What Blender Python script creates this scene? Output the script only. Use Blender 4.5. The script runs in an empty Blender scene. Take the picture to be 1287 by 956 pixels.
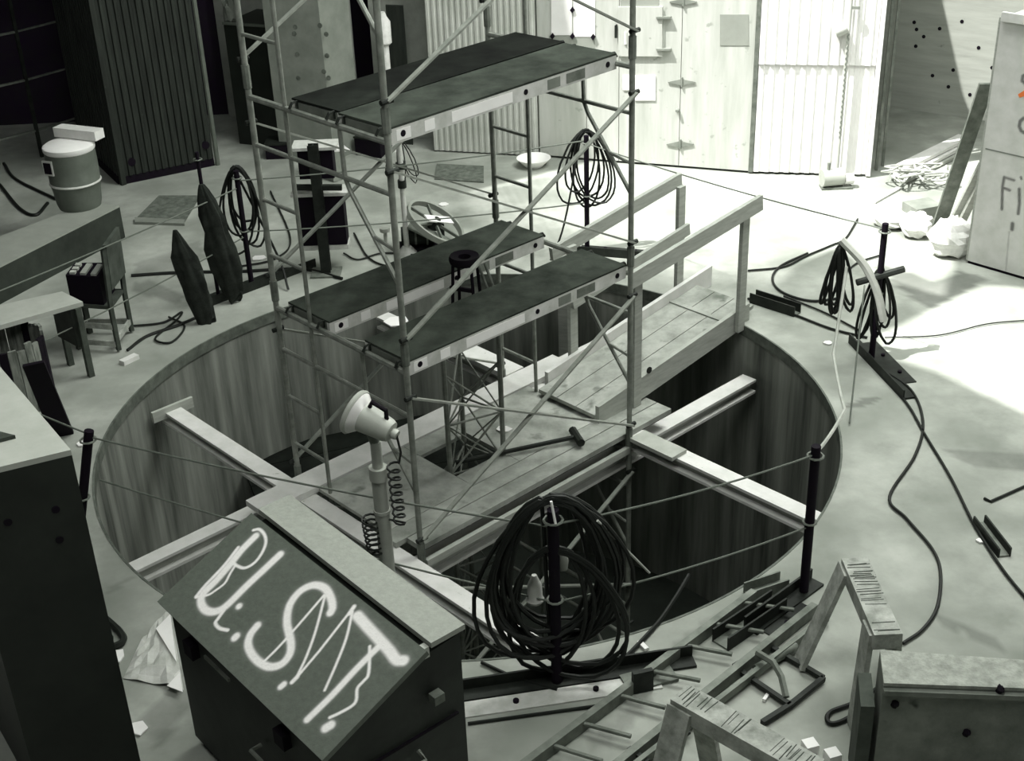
import bpy, math, random
import numpy as np
from mathutils import Vector, Matrix
random.seed(7)
C = bpy.context.scene.collection
sc = bpy.context.scene
# ------------------------------------------------------------------ camera
F, PITCH, ROLL = 1670.77, 0.493282, -0.0391816
CAM = np.array([.3646, -9.287, 5.351])
fw = np.array([0, math.cos(PITCH), -math.sin(PITCH)]); rt0 = np.array([1., 0, 0]); up0 = np.cross(rt0, fw)
rt = rt0*math.cos(ROLL)+up0*math.sin(ROLL); up = -rt0*math.sin(ROLL)+up0*math.cos(ROLL)
cd = bpy.data.cameras.new('camera'); cam = bpy.data.objects.new('camera', cd); C.objects.link(cam)
cd.sensor_fit = 'HORIZONTAL'; cd.sensor_width = 36; cd.lens = F*36/1287; cd.clip_end = 100
cam.matrix_world = Matrix(((rt[0], up[0], -fw[0], CAM[0]), (rt[1], up[1], -fw[1], CAM[1]), (rt[2], up[2], -fw[2], CAM[2]), (0, 0, 0, 1)))
sc.camera = cam
# ------------------------------------------------------------------ world, sun, area fill, exposure
w = bpy.data.worlds.new('world'); sc.world = w; w.use_nodes = True
w.node_tree.nodes['Background'].inputs[0].default_value = (.93, 1, .95, 1)
w.node_tree.nodes['Background'].inputs[1].default_value = 1.0
ELEV = math.radians(62); SUND = np.array([math.cos(ELEV)*.95, math.cos(ELEV)*.312, -math.sin(ELEV)])
sl = bpy.data.lights.new('sun', 'SUN'); sl.energy = 10.0; sl.angle = math.radians(.7); sl.color = (1, .985, .96)
so = bpy.data.objects.new('sun', sl); C.objects.link(so); so.location = (-8, -4, 14)
so.rotation_euler = Vector(-SUND).to_track_quat('Z', 'Y').to_euler()
def area(name, loc, size, energy, target, col=(.97, 1, .95)):
    l = bpy.data.lights.new(name, 'AREA'); l.shape = 'RECTANGLE'; l.size, l.size_y = size; l.energy = energy; l.color = col
    o = bpy.data.objects.new(name, l); C.objects.link(o); o.location = loc
    o.rotation_euler = (Vector(loc)-Vector(target)).to_track_quat('Z', 'Y').to_euler()
area('overhead_fill_main', (3.4, 1.8, 8.6), (5, 5), 1120, (0, 1.2, 0))  # added area light for overhead fill
area('overhead_fill_near', (-.6, -4.2, 8.7), (6, 5), 550, (-2.2, -.5, 0))  # added area light, lifts the near and left floor
area('side_fill_right', (10.6, -4.5, 4.2), (7, 6), 300, (0, .5, 0))  # added side fill for faces turned right, no doorway is built
sc.view_settings.view_transform = 'Standard'; sc.view_settings.look = 'None'
sc.view_settings.exposure = 0.0; sc.view_settings.gamma = 1.0; sc.view_settings.use_curve_mapping = False
# ------------------------------------------------------------------ measuring helpers
def V(*a): return np.array(a, float)
def ray(x, y): return fw+((x-643.5)/F)*rt-((y-478)/F)*up
def at(x, y, z=0.):
    d = ray(x, y); return CAM+(z-CAM[2])/d[2]*d
def onv(x, y, p0, dv):
    d = ray(x, y); n = np.array([-dv[1], dv[0], 0]); return CAM+((V(p0[0], p0[1], 0)-CAM)@n)/(d@n)*d
R = 2.934
A = V(.739, .674, 0); B = V(.674, -.739, 0); Z = V(0, 0, 1)
def st(s, t, z=0.): return A*s+B*t+Z*z
ORI = V(-1.367, -.273, 0); W = 1.524; L = 2.232
# ------------------------------------------------------------------ materials
def gray(v):
    k = min(1, max(0, v/.3))**.6; h = min(1, max(0, (v-.4)/.3)); r, b = .78+.17*k, .77+.12*k
    return (v*(r+(1-r)*h), v*(1-.01*h), v*(b+(.965-b)*h), 1)
def mat(name, v, rough=.75, metal=0., var=.25, scale=5., bump=.15, streak=None, detail=6, spots=0., spotv=.3, spotscale=14, spotw=.06, attr=None, attrv=.9, purple=False, spec=.3):
    m = bpy.data.materials.new(name); m.use_nodes = True; N = m.node_tree.nodes; K = m.node_tree.links
    b = N['Principled BSDF']; b.inputs['Roughness'].default_value = rough; b.inputs['Metallic'].default_value = metal
    b.inputs['Specular IOR Level'].default_value = spec
    tc = N.new('ShaderNodeTexCoord'); mp = N.new('ShaderNodeMapping'); K.new(tc.outputs['Object'], mp.inputs[0])
    if streak: mp.inputs['Scale'].default_value = streak
    n = N.new('ShaderNodeTexNoise'); n.inputs['Scale'].default_value = scale; n.inputs['Detail'].default_value = detail; n.inputs['Roughness'].default_value = .62
    K.new(mp.outputs[0], n.inputs['Vector'])
    r = N.new('ShaderNodeValToRGB'); K.new(n.outputs[0], r.inputs[0])
    r.color_ramp.elements[0].position = .28; r.color_ramp.elements[1].position = .72
    c0, c1 = gray(max(0, v*(1-var))), gray(min(1, v*(1+var)))
    if purple: c0, c1 = (v*.9, v*.35, v*1.3, 1), (v*1.0, v*.9, v*1.1, 1)  # purple of deep shade put into the base colour
    r.color_ramp.elements[0].color = c0; r.color_ramp.elements[1].color = c1
    col = r.outputs[0]
    def mix(fac, c, blend='MIX'):
        nonlocal col
        x = N.new('ShaderNodeMix'); x.data_type = 'RGBA'; x.blend_type = blend
        if isinstance(fac, float): x.inputs[0].default_value = fac
        else: K.new(fac, x.inputs[0])
        K.new(col, x.inputs[6])
        if isinstance(c, tuple): x.inputs[7].default_value = c
        else: K.new(c, x.inputs[7])
        col = x.outputs[2]
    if spots:
        n2 = N.new('ShaderNodeTexNoise'); n2.inputs['Scale'].default_value = spotscale; n2.inputs['Detail'].default_value = 3
        K.new(tc.outputs['Object'], n2.inputs['Vector'])
        r2 = N.new('ShaderNodeValToRGB'); r2.color_ramp.elements[0].position = 1-spots; r2.color_ramp.elements[1].position = min(1, 1-spots+spotw)
        K.new(n2.outputs[0], r2.inputs[0]); mix(r2.outputs[0], gray(spotv))
    if attr:
        a = N.new('ShaderNodeAttribute'); a.attribute_name = attr
        if attr == 'floor_tone':
            x = N.new('ShaderNodeMix'); x.data_type = 'RGBA'; x.blend_type = 'MULTIPLY'; x.inputs[0].default_value = 1
            K.new(col, x.inputs[6]); K.new(a.outputs['Color'], x.inputs[7]); col = x.outputs[2]
        else: mix(a.outputs['Fac'], (attrv*1.0, attrv*.98, attrv*.96, 1))
    K.new(col, b.inputs['Base Color'])
    if bump:
        bp = N.new('ShaderNodeBump'); bp.inputs['Strength'].default_value = bump; bp.inputs['Distance'].default_value = .02
        K.new(n.outputs[0], bp.inputs['Height']); K.new(bp.outputs[0], b.inputs['Normal'])
    return m
Mt = dict(
    floor=mat("concrete_floor", .36, .85, var=.34, scale=1.9, bump=.12, detail=10, attr='floor_tone', spots=.58, spotv=.23, spotscale=1.1, spotw=.3),
    pitw=mat("pit_liner", .195, .7, var=.85, scale=2.6, bump=.1, streak=(1.6, 1.6, .12), detail=9),
    pitf=mat('pit_floor', .035, .9), rim=mat('rim_lip', .12, .7, var=.5, scale=8),
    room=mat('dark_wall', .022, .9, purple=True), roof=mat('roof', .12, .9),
    ply=mat('door_plywood', .5, .8, var=.14, scale=3, streak=(3, 3, .35), bump=.05, spots=.33, spotv=.36, spotscale=9),
    corr=mat('corrugated_white', .80, .6, var=.05, bump=.02), corrg=mat('corrugated_grey', .5, .6, var=.15, scale=2, bump=.02),
    shed=mat('corrugated_dark', .022, .7, var=.6, scale=4, streak=(4, 4, .4), spots=.3, spotv=.045), black=mat('black_paint', .007, .75, var=.5, spec=.12, purple=True),
    cwall=mat('board_formed_concrete', .36, .85, var=.2, scale=4, spots=.32, spotv=.22, spotscale=5),
    cdark=mat('alcove_concrete', .38, .85, var=.14, scale=4, streak=(.4, .4, 3), spots=.28, spotv=.25, spotscale=6),
    col=mat('concrete_column', .22, .85, var=.2, scale=4),
    tube=mat('scaffold_tube', .24, .42, .3, var=.35, scale=12, bump=.05, spec=.5), brace=mat('brace_tube', .30, .5, .25, var=.25, scale=14, bump=.03),
    tubel=mat('light_tube', .55, .5, .1, var=.2, scale=10, bump=.03),
    boardd=mat('scaffold_plywood_dark', .009, .9, var=.8, scale=4, spots=.36, spotv=.03, spotscale=3, spotw=.25, spec=.1), board=mat('scaffold_plywood', .05, .9, var=.55, scale=4, spots=.36, spotv=.03, spotscale=3, spotw=.25, spec=.1),
    alum=mat('aluminium_rail', .6, .5, .25, var=.22, scale=7, spots=.3, spotv=.16, spotscale=9),
    white=mat('white_label', .85, .7, var=.06), deck=mat('deck_plywood', .36, .85, var=.42, scale=4, bump=.1, spots=.36, spotv=.16, spotscale=5, spotw=.12),
    wood=mat('timber', .40, .8, var=.18, scale=6, streak=(1, 1, 6), bump=.06), woodl=mat('pale_timber', .66, .8, var=.12, scale=6, spots=.28, spotv=.4, spotscale=20),
    woodg=mat('weathered_timber', .34, .9, var=.5, scale=9, bump=.4), woodd=mat('dark_timber', .06, .85, var=.4, scale=8),
    steel=mat('dark_steel', .018, .6, .2, var=.6, scale=9), steelm=mat('worn_steel', .17, .6, .3, var=.4, scale=9), cable=mat('cable_rubber', .009, .55, var=.4, spec=.3),
    rope=mat('grey_rope', .14, .8, var=.2), ropel=mat('pale_rope', .4, .85, var=.2), cloth=mat('dark_cloth', .02, .95, var=.7, scale=9, bump=.5),
    lamp=mat('lamp_enamel', .42, .5, .1, var=.12, scale=5), chrome=mat('lamp_reflector', .8, .3, .3, var=.1), lid=mat('box_lid_paint', .115, .6, var=.14, scale=30, attr='paint', attrv=.85),
    box=mat('box_paint', .02, .6, var=.5, scale=4, spots=.3, spotv=.07, spotscale=3), shelf=mat('box_shelf_paint', .31, .6, var=.12, scale=30),
    cab=mat('cabinet_paint', .018, .55, var=.35, scale=3, spots=.25, spotv=.012), cabt=mat('cabinet_top', .42, .7, var=.12, scale=5),
    crate=mat('crate_plywood', .62, .8, var=.12, scale=5, attr='paint', attrv=.04), orange=mat('orange_mark', .5, .7),
    ledge=mat('ledge_concrete_shaded', .035, .9, var=.35, scale=4, bump=.2), block=mat('rough_concrete', .19, .9, var=.35, scale=6, bump=.5, detail=10, spots=.3, spotv=.05, spotscale=5), blocklit=mat('rough_concrete_lit', .34, .9, var=.3, scale=18, bump=.6),
    drum=mat('drum_grey', .13, .6, .1, var=.2, scale=6), paper=mat('paper', .82, .8, var=.05), plastic=mat('plastic_sheet', .5, .3, var=.25, scale=6, bump=.4),
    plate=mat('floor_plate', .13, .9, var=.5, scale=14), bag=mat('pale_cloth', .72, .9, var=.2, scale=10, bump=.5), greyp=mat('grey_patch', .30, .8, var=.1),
    pole=mat('stand_tube', .42, .45, .3, var=.15, scale=8), stave=mat('worn_staves', .17, .9, var=.7, scale=9, streak=(3, 3, .5)), iron=mat('hinge_iron', .22, .7), fan=mat('wheel_paint', .27, .6, var=.2),
)
bpy.data.materials['orange_mark'].node_tree.nodes['Principled BSDF'].inputs['Base Color'].default_value = (.8, .2, .05, 1)
for l in list(bpy.data.materials['orange_mark'].node_tree.links):
    if l.to_socket.name == 'Base Color': bpy.data.materials['orange_mark'].node_tree.links.remove(l)
# ------------------------------------------------------------------ mesh building
def nrm(v): return v/(np.linalg.norm(v)+1e-12)
class MB:
    def __init__(s): s.v = []; s.f = []
    def add(s, vs, fs):
        o = len(s.v); s.v += [tuple(map(float, p)) for p in vs]; s.f += [tuple(i+o for i in f) for f in fs]; return s
    def hexa(s, a, b): # two quads, bottom and top
        return s.add(list(a)+list(b), [(3, 2, 1, 0), (4, 5, 6, 7)]+[(i, (i+1) % 4, 4+(i+1) % 4, 4+i) for i in range(4)])
    def prism(s, poly, ex):
        n = len(poly); poly = [np.array(p, float) for p in poly]; ex = np.array(ex, float)
        return s.add(poly+[p+ex for p in poly], [tuple(range(n))[::-1], tuple(range(n, 2*n))]+[(i, (i+1) % n, n+(i+1) % n, n+i) for i in range(n)])
    def box(s, c, ax, ay, az): # centre, full-size axis vectors
        c, ax, ay, az = [np.array(q, float) for q in (c, ax, ay, az)]
        q = [c-ax/2-ay/2-az/2, c+ax/2-ay/2-az/2, c+ax/2+ay/2-az/2, c-ax/2+ay/2-az/2]
        return s.hexa(q, [p+az for p in q])
    def bar(s, p0, p1, wd, h, upv=Z): # rectangular bar
        p0, p1 = np.array(p0, float), np.array(p1, float); d = nrm(p1-p0); x = nrm(np.cross(d, upv)); u = np.cross(x, d)
        return s.box((p0+p1)/2, p1-p0, x*wd, u*h)
    def tube(s, p0, p1, r, n=8, r2=None):
        return s.path([p0, p1], r, n, r2=r2)
    def path(s, pts, r, n=6, closed=False, r2=None):
        P = np.array([np.array(p, float) for p in pts]); m = len(P); o = len(s.v)
        T = np.array([nrm((P[(i+1) % m] if closed or i < m-1 else P[i])-(P[i-1] if closed or i > 0 else P[i])) for i in range(m)])
        x = np.cross(T[0], Z if abs(T[0][2]) < .9 else V(1, 0, 0)); x = nrm(x)
        vs = []
        for i in range(m):
            x = nrm(x-T[i]*(x@T[i])); y = np.cross(T[i], x); rr = r if r2 is None else r+(r2-r)*i/(m-1)
            for k in range(n):
                a = 2*math.pi*k/n; vs.append(P[i]+rr*(x*math.cos(a)+y*math.sin(a)))
        fs = []
        for i in range(m if closed else m-1):
            j = (i+1) % m
            for k in range(n): fs.append((i*n+k, i*n+(k+1) % n, j*n+(k+1) % n, j*n+k))
        if not closed: fs += [tuple(range(n))[::-1], tuple(range((m-1)*n, m*n))]
        return s.add(vs, fs)
    def lathe(s, prof, c, axis=Z, n=24):
        c = np.array(c, float); ax = nrm(np.array(axis, float)); x = nrm(np.cross(ax, V(1, .1, 0) if abs(ax[0]) < .9 else V(0, 1, 0))); y = np.cross(ax, x); m = len(prof)
        vs = [c+ax*h+r*(x*math.cos(2*math.pi*k/n)+y*math.sin(2*math.pi*k/n)) for r, h in prof for k in range(n)]
        fs = [(i*n+k, i*n+(k+1) % n, (i+1)*n+(k+1) % n, (i+1)*n+k) for i in range(m-1) for k in range(n)]
        return s.add(vs, fs if prof[0] == prof[-1] else fs+[tuple(range(n))[::-1], tuple(range((m-1)*n, m*n))])
    def corr(s, p0, p1, z0, z1, pitch, depth, th=.012):
        p0, p1 = V(p0[0], p0[1], 0), V(p1[0], p1[1], 0); ln = np.linalg.norm(p1-p0); d = (p1-p0)/ln; nv = V(d[1], -d[0], 0); k = max(1, int(round(ln/pitch))); pr = []
        for i in range(k):
            for fx, h in ((0, 0), (.12, 1), (.5, 1), (.62, 0)): pr.append((min(ln, (i+fx)*ln/k), h*depth))
        pr.append((ln, 0)); n = len(pr)
        vs = [p0+d*a+nv*h+Z*z for z in (z0, z1) for a, h in pr]+[p0+d*a+nv*(h-th)+Z*z for z in (z0, z1) for a, h in pr]
        fs = [(i, i+1, n+i+1, n+i) for i in range(n-1)]+[(2*n+i+1, 2*n+i, 3*n+i, 3*n+i+1) for i in range(n-1)]+[(n+i, n+i+1, 3*n+i+1, 3*n+i) for i in range(n-1)]
        fs += [(0, n, 3*n, 2*n), (n-1, 3*n-1, 4*n-1, 2*n-1)]
        return s.add(vs, fs)
    def blob(s, c, rx, ry, rz, n=14, m=9, rough=.15, seed=1):
        rnd = random.Random(seed); vs = []; fs = []
        for j in range(m+1):
            for i in range(n):
                th = math.pi*j/m; ph = 2*math.pi*i/n; q = 1+rnd.uniform(-rough, rough)*(0 < j < m)
                vs.append((c[0]+rx*q*math.sin(th)*math.cos(ph), c[1]+ry*q*math.sin(th)*math.sin(ph), max(c[2]-rz*.95, c[2]+rz*q*math.cos(th))))
        for j in range(m):
            for i in range(n): fs.append((j*n+i, (j+1)*n+i, (j+1)*n+(i+1) % n, j*n+(i+1) % n))
        return s.add(vs, fs)
    def sheet(s, pts, th=.006): # thin crumpled polygon fan
        pts = [np.array(p, float) for p in pts]; return s.prism(pts, V(0, 0, th))
ORG = {}
def mesh(name, m, mt, org, smooth):
    me = bpy.data.meshes.new(name); vv = np.array(m.v)-org
    me.from_pydata([tuple(p) for p in vv], [], m.f); me.materials.append(Mt[mt] if isinstance(mt, str) else mt)
    import bmesh
    bm = bmesh.new(); bm.from_mesh(me); bmesh.ops.recalc_face_normals(bm, faces=bm.faces); bm.to_mesh(me); bm.free()
    if smooth:
        me.polygons.foreach_set('use_smooth', [True]*len(me.polygons)); 
        try: me.set_sharp_from_angle(angle=math.radians(40))
        except Exception: pass
    return me
def part(name, m, mt, par, label=None, smooth=False, kind=None):
    o = bpy.data.objects.new(name, mesh(name, m, mt, ORG[par.name], smooth)); C.objects.link(o); o.parent = par; ORG[o.name] = ORG[par.name]
    if label: o['label'] = label
    if kind: o['kind'] = kind
    return o
def tag(o, label, cat, group=None):
    o['label'] = label; o['category'] = cat
    if group: o['group'] = group
def solo(name, m, mt, label, cat, group=None, smooth=False):
    vv = np.array(m.v); org = V((vv[:, 0].min()+vv[:, 0].max())/2, (vv[:, 1].min()+vv[:, 1].max())/2, vv[:, 2].min())
    o = bpy.data.objects.new(name, mesh(name, m, mt, org, smooth)); C.objects.link(o); o.location = org; ORG[o.name] = org; tag(o, label, cat, group); return o
def thing(name, label, cat, loc, group=None):
    o = bpy.data.objects.new(name, None); C.objects.link(o); o.location = tuple(loc); o.empty_display_size = .1; ORG[o.name] = np.array(loc, float); tag(o, label, cat, group); return o
def struct(name, m, mt, smooth=False):
    o = bpy.data.objects.new(name, mesh(name, m, mt, V(0, 0, 0), smooth)); C.objects.link(o); ORG[o.name] = V(0, 0, 0); o['kind'] = 'structure'; return o
def spline(pts, k=8):
    P = [np.array(p, float) for p in pts]; P = [2*P[0]-P[1]]+P+[2*P[-1]-P[-2]]; out = []
    for i in range(1, len(P)-2):
        for j in range(k):
            t = j/k; a, b, c, d = P[i-1:i+3]
            out.append(.5*((2*b)+(c-a)*t+(2*a-5*b+4*c-d)*t*t+(3*b-a-3*c+d)*t**3))
    return out+[P[-2]]
#================================================================== STRUCTURE
# floor with the round pit opening, stains and darker patches as an attribute
NA = 540
radii = [R]+list(R+.04*np.arange(1, 12))+list(R+.48+.06*np.arange(1, 60))
r_ = radii[-1]
while r_ < 17: r_ *= 1.03; radii.append(r_)
ang = np.linspace(0, 2*math.pi, NA, endpoint=False); RR, AA = np.meshgrid(radii, ang, indexing='ij')
X, Y = (RR*np.cos(AA)).ravel(), (RR*np.sin(AA)).ravel()
X = np.clip(X, -9.1, 11.1); Y = np.clip(Y, -12.1, 10.1)
nR = len(radii); me = bpy.data.meshes.new('floor')
idx = lambda i, k: i*NA+(k % NA)
fs = [(idx(i, k), idx(i, k+1), idx(i+1, k+1), idx(i+1, k)) for i in range(nR-1) for k in range(NA)]
me.from_pydata(np.c_[X, Y, 0*X].tolist(), [], [f[::-1] for f in fs]); me.materials.append(Mt['floor'])
floor_tone = np.ones(len(X))
def inpoly(poly):
    p = [at(x, y)[:2] for x, y in poly]; c = np.zeros(len(X), bool)
    for i in range(len(p)):
        (x1, y1), (x2, y2) = p[i], p[i-1]; m = ((y1 > Y) != (y2 > Y)); c ^= m & (X < (x2-x1)*(Y-y1)/(y2-y1+1e-12)+x1)
    return c
for poly, k in ([(1100, 336), (1111, 333), (1177, 354), (1208, 341), (1241, 349), (1208, 369), (1167, 390)], .55), ([(1188, 566), (1290, 568), (1290, 590), (1225, 588)], .72), ([(170, 332), (250, 302), (260, 322), (225, 346), (168, 346)], .75), \
    ([(166, 356), (185, 352), (232, 370), (226, 382), (168, 366)], .72), ([(170, 905), (205, 872), (238, 830), (246, 880), (200, 940)], .72), ([(1175, 772), (1205, 782), (1240, 795), (1262, 815), (1245, 818), (1215, 795), (1180, 785)], .7), \
    ([(840, 815), (885, 780), (930, 760), (935, 768), (890, 800), (850, 835)], .75), ([(740, 930), (800, 880), (830, 870), (790, 915), (745, 950)], .75), ([(1060, 512), (1085, 500), (1105, 500), (1100, 506), (1075, 512)], .6), \
    ([(650, 205), (690, 180), (760, 180), (770, 212), (700, 216)], .8), ([(40, 460), (90, 440), (120, 470), (80, 510), (50, 500)], .85), ([(128, 745), (165, 723), (168, 727), (130, 750)], .8):
    floor_tone[inpoly(poly)] *= k
wc = me.color_attributes.new('floor_tone', 'FLOAT_COLOR', 'POINT'); wc.data.foreach_set('color', np.c_[floor_tone, floor_tone, floor_tone, 1+0*floor_tone].astype('f').ravel())
fo = bpy.data.objects.new('floor', me); C.objects.link(fo); fo['kind'] = 'structure'; ORG['floor'] = V(0, 0, 0)
PZ = -3.3
m = MB(); n = 120; cs = [(math.cos(2*math.pi*k/n), math.sin(2*math.pi*k/n)) for k in range(n)]
zs = [-.02, -.5, -1.2, -2, PZ]
m.add([(R*x, R*y, z) for z in zs for x, y in cs]+[((R+.1)*x, (R+.1)*y, z) for z in zs for x, y in cs], [(i*n+k, i*n+(k+1) % n, (i+1)*n+(k+1) % n, (i+1)*n+k) for i in range(4) for k in range(n)]+[((i+6)*n+k, (i+6)*n+(k+1) % n, (i+5)*n+(k+1) % n, (i+5)*n+k) for i in range(4) for k in range(n)])
pw = struct('wall_pit', m, 'pitw', True)
m = MB(); m.add([(r*x, r*y, z) for r, z in ((R-.012, -.1), (R-.012, .004), (R+.004, .004), (R+.004, -.1)) for x, y in cs], [(i*n+k, i*n+(k+1) % n, ((i+1) % 4)*n+(k+1) % n, ((i+1) % 4)*n+k) for i in range(4) for k in range(n)])
struct('trim_1', m, 'rim', True)
m = MB(); m.prism([((R+.1)*x, (R+.1)*y, PZ-.1) for x, y in cs], (0, 0, .1)); struct('floor_pit', m, 'pitf')
# room shell out of view
def wallseg(name, p0, p1, z0, z1, th, mt):
    m = MB(); p0, p1 = V(p0[0], p0[1], 0), V(p1[0], p1[1], 0); d = nrm(p1-p0); nv = V(d[1], -d[0], 0)*-th
    m.prism([p0+Z*z0, p1+Z*z0, p1+nv+Z*z0, p0+nv+Z*z0], (0, 0, z1-z0)); return struct(name, m, mt)
wallseg('wall_left', (-9, -12), (-9, 10), 0, 9, .2, 'room'); wallseg('wall_back', (-9, 10), (11, 10), 0, 9, .2, 'room')
wallseg('wall_right', (11, 10), (11, -12), 0, 9, .2, 'room'); wallseg('wall_front', (11, -12), (-9, -12), 0, 9, .2, 'room')
# unseen roof, its two openings shaped to place the sunlit patches
HR = 9.0
def toroof(p): p = np.array(p, float); return p-SUND*(HR-p[2])/(-SUND[2])
import bmesh
hA = [toroof(at(x, y)) for x, y in ((1108, 420), (1236, 358), (1287, 362), (1390, 398), (1420, 560), (1300, 524), (1180, 468), (1108, 446))]
q = [at(x, y) for x, y in ((770, 296), (1000, 333), (1056, 308), (1095, 345), (1185, 372))]+[V(4.83, 2.88, 0)]
hB = [toroof(p) for p in q]+[toroof((6.1, 3.36, 0)), toroof((8.6, 5.2, 0)), toroof((9.6, 6.0, 1)), toroof((6.6, 8.2, 3)), toroof((5.2, 7.3, 4.2)), toroof((.6, 6.3, 4.2)), toroof((.6, 5.6, 0))]
def push(pa, pb, dist):
    d = nrm(pb-pa); n_ = V(d[1], -d[0], 0); c_ = V(-.5, 4.5, HR)
    if n_@(c_-pa) > 0: n_ = -n_
    return n_*dist, -n_
e1_, in1 = push(hB[0], hB[1], .75); e2_, in2 = push(hB[-1], hB[0], .9)
h00, h01, h0l = hB[0].copy(), hB[1].copy(), hB[-1].copy()
hB = [h00+e1_+e2_, h01+e1_, h01]+hB[2:-1]+[h0l+e2_]
slat = MB(); K_ = 15  # strips added under the roof, graded in width to soften the sunlit edge
for k in range(K_):
    f_ = 1-(k+.5)/K_; wd_ = .1*(.06+.92*f_)
    for (pa, pb, inn, off) in ((h00+e1_+e2_*1.2, h01+e1_, in1, 0), (h0l+e2_, h00+e2_+e1_*1.2, in2, 0)):
        c_ = inn*(k+.5)*.1; slat.bar(pa+c_+Z*.01*k, pb+c_+Z*.01*k, wd_, .004)
struct('penumbra_slats', slat, 'roof')
ys = sorted(set([-12.2, 10.2]+[float(p[1]) for p in hA+hB])); rv = []; rf = []
for y0_, y1_ in zip(ys[:-1], ys[1:]):
    ym = (y0_+y1_)/2; iv = []
    for h in (hA, hB):
        ed = []
        for i in range(len(h)):
            (xa, ya), (xb, yb) = h[i][:2], h[i-1][:2]
            if (ya > ym) != (yb > ym): ed.append([xa+(xb-xa)*(yy-ya)/(yb-ya) for yy in (y0_, ym, y1_)])
        ed.sort(key=lambda e: e[1]); iv += [(ed[i], ed[i+1]) for i in range(0, len(ed)-1, 2)]
    iv.sort(key=lambda e: e[0][1]); cur = [-9.2]*3
    for l_, r2_ in iv+[([11.2]*3, [12]*3)]:
        if l_[1] > cur[1]:
            o_ = len(rv); rv += [(cur[0], y0_, HR), (l_[0], y0_, HR), (l_[2], y1_, HR), (cur[2], y1_, HR)]; rf.append((o_, o_+1, o_+2, o_+3))
        if r2_[1] > cur[1]: cur = r2_
me = bpy.data.meshes.new('ceiling'); me.from_pydata(rv, [], rf); me.materials.append(Mt['roof'])
co = bpy.data.objects.new('ceiling', me); C.objects.link(co); co['kind'] = 'structure'
# back wall of doors
BW = [V(-.5, 6.83, 0), V(.8, 6.46, 0), V(1.2, 6.22, 0), V(3.256, 5.562, 0), V(4.537, 5.303, 0)]
HT = 3.6
m = MB(); m.corr(BW[0], BW[1], .02, HT, .075, .014); d0 = struct('door_1', m, 'corrg')
# plywood door, three leaves with hinges
dd = nrm(BW[3]-BW[1]); nn = V(dd[1], -dd[0], 0); LN = np.linalg.norm(BW[3]-BW[1])
d2 = struct('door_2', MB().prism([BW[1]-nn*.1+Z*.02, BW[3]-nn*.1+Z*.02, BW[3]-nn*.03+Z*.02, BW[1]-nn*.03+Z*.02], (0, 0, HT)), 'greyp')
def onw(x, y, off=0.): return onv(x, y, BW[3]+nn*off, dd)
cuts = [0.02, .62, 1.02, None, LN-.02]
cuts[3] = (onw(853, 200)-BW[1])@dd
for i in range(4):
    a_, b_ = cuts[i]+.004, cuts[i+1]-.004
    part('panel', MB().prism([BW[1]+dd*a_+Z*.03, BW[1]+dd*b_+Z*.03, BW[1]+dd*b_-nn*.03+Z*.03, BW[1]+dd*a_-nn*.03+Z*.03], (0, 0, HT-.02)), 'ply', d2)
def wq(x0, y0, x1, y1, mt, name, th=.012, off=0.):
    p = [onw(x, y, off) for x, y in ((x0, y0), (x1, y0), (x1, y1), (x0, y1))]; part(name, MB().prism(p, nn*th), mt, d2)
wq(905, 18, 941, 57, 'greyp', 'patch', .006); wq(798, 95, 824, 126, 'paper', 'notice'); wq(783, 95, 794, 113, 'paper', 'notice')
wq(693, -20, 719, 44, 'paper', 'notice', .01); wq(721, -20, 748, 46, 'paper', 'notice', .01)
wq(690, 45, 748, 74, 'greyp', 'patch', .006); wq(778, 8, 833, 70, 'ply', 'hatch_cover', .03); wq(780, -12, 828, 8, 'greyp', 'patch', .006)
for x, y in ((857, 103), (855, 181), (859, 2)):
    for s in (-1, 1):
        p = [onw(x, y-4), onw(x+s*17, y-.5), onw(x+s*17, y+.8), onw(x, y+4)]; part('strap_hinge', MB().prism(p, nn*.015), 'iron', d2)
    part('hinge_pin', MB().tube(onw(x, y-6, .015), onw(x, y+6, .015), .014), 'iron', d2)
for x, y in ((835, 21), (835, 61)): part('latch', MB().prism([onw(x-9, y-1), onw(x+9, y-1), onw(x+9, y+1.5), onw(x-9, y+1.5)], nn*.05), 'iron', d2)
for x, y in ((695, 45), (720, 45), (746, 46), (720, 12)): part('clip', MB().prism([onw(x-3, y), onw(x, y-4), onw(x+3, y), onw(x, y+4)], nn*.03), 'black', d2)
part('pull_knob', MB().lathe([(.02, 0), (.025, .03), (.015, .05)], onw(852, 138), nn, 10), 'iron', d2)
# white corrugated door, upper and lower sheets
m = MB(); m.corr(BW[3]+dd*.03, BW[4], .03, 1.30, .118, .013)
d3 = struct('door_3', m, 'corr')
e3 = nrm(BW[4]-BW[3]); n3 = V(e3[1], -e3[0], 0)
part('upper_sheet', MB().corr(BW[3]+dd*.03+n3*.02, BW[4]+n3*.02, 1.30, HT, .118, .013), 'corr', d3)
part('edge_channel', MB().bar(BW[4]+Z*.02+e3*.03, BW[4]+Z*HT+e3*.03, .05, .08, n3), 'corr', d3)
part('jamb', MB().bar(BW[4]+Z*.0+e3*.14-n3*.25, BW[4]+Z*HT+e3*.14-n3*.25, .03, .06, n3), 'steelm', d3)
part('jamb', MB().bar(BW[4]+Z*.0+e3*.22-n3*.4, BW[4]+Z*HT+e3*.22-n3*.4, .03, .06, n3), 'steelm', d3)
part('jamb', MB().bar(BW[3]-n3*.01+Z*.02, BW[3]-n3*.01+Z*HT, .05, .05, n3), 'steelm', d3)
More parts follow.
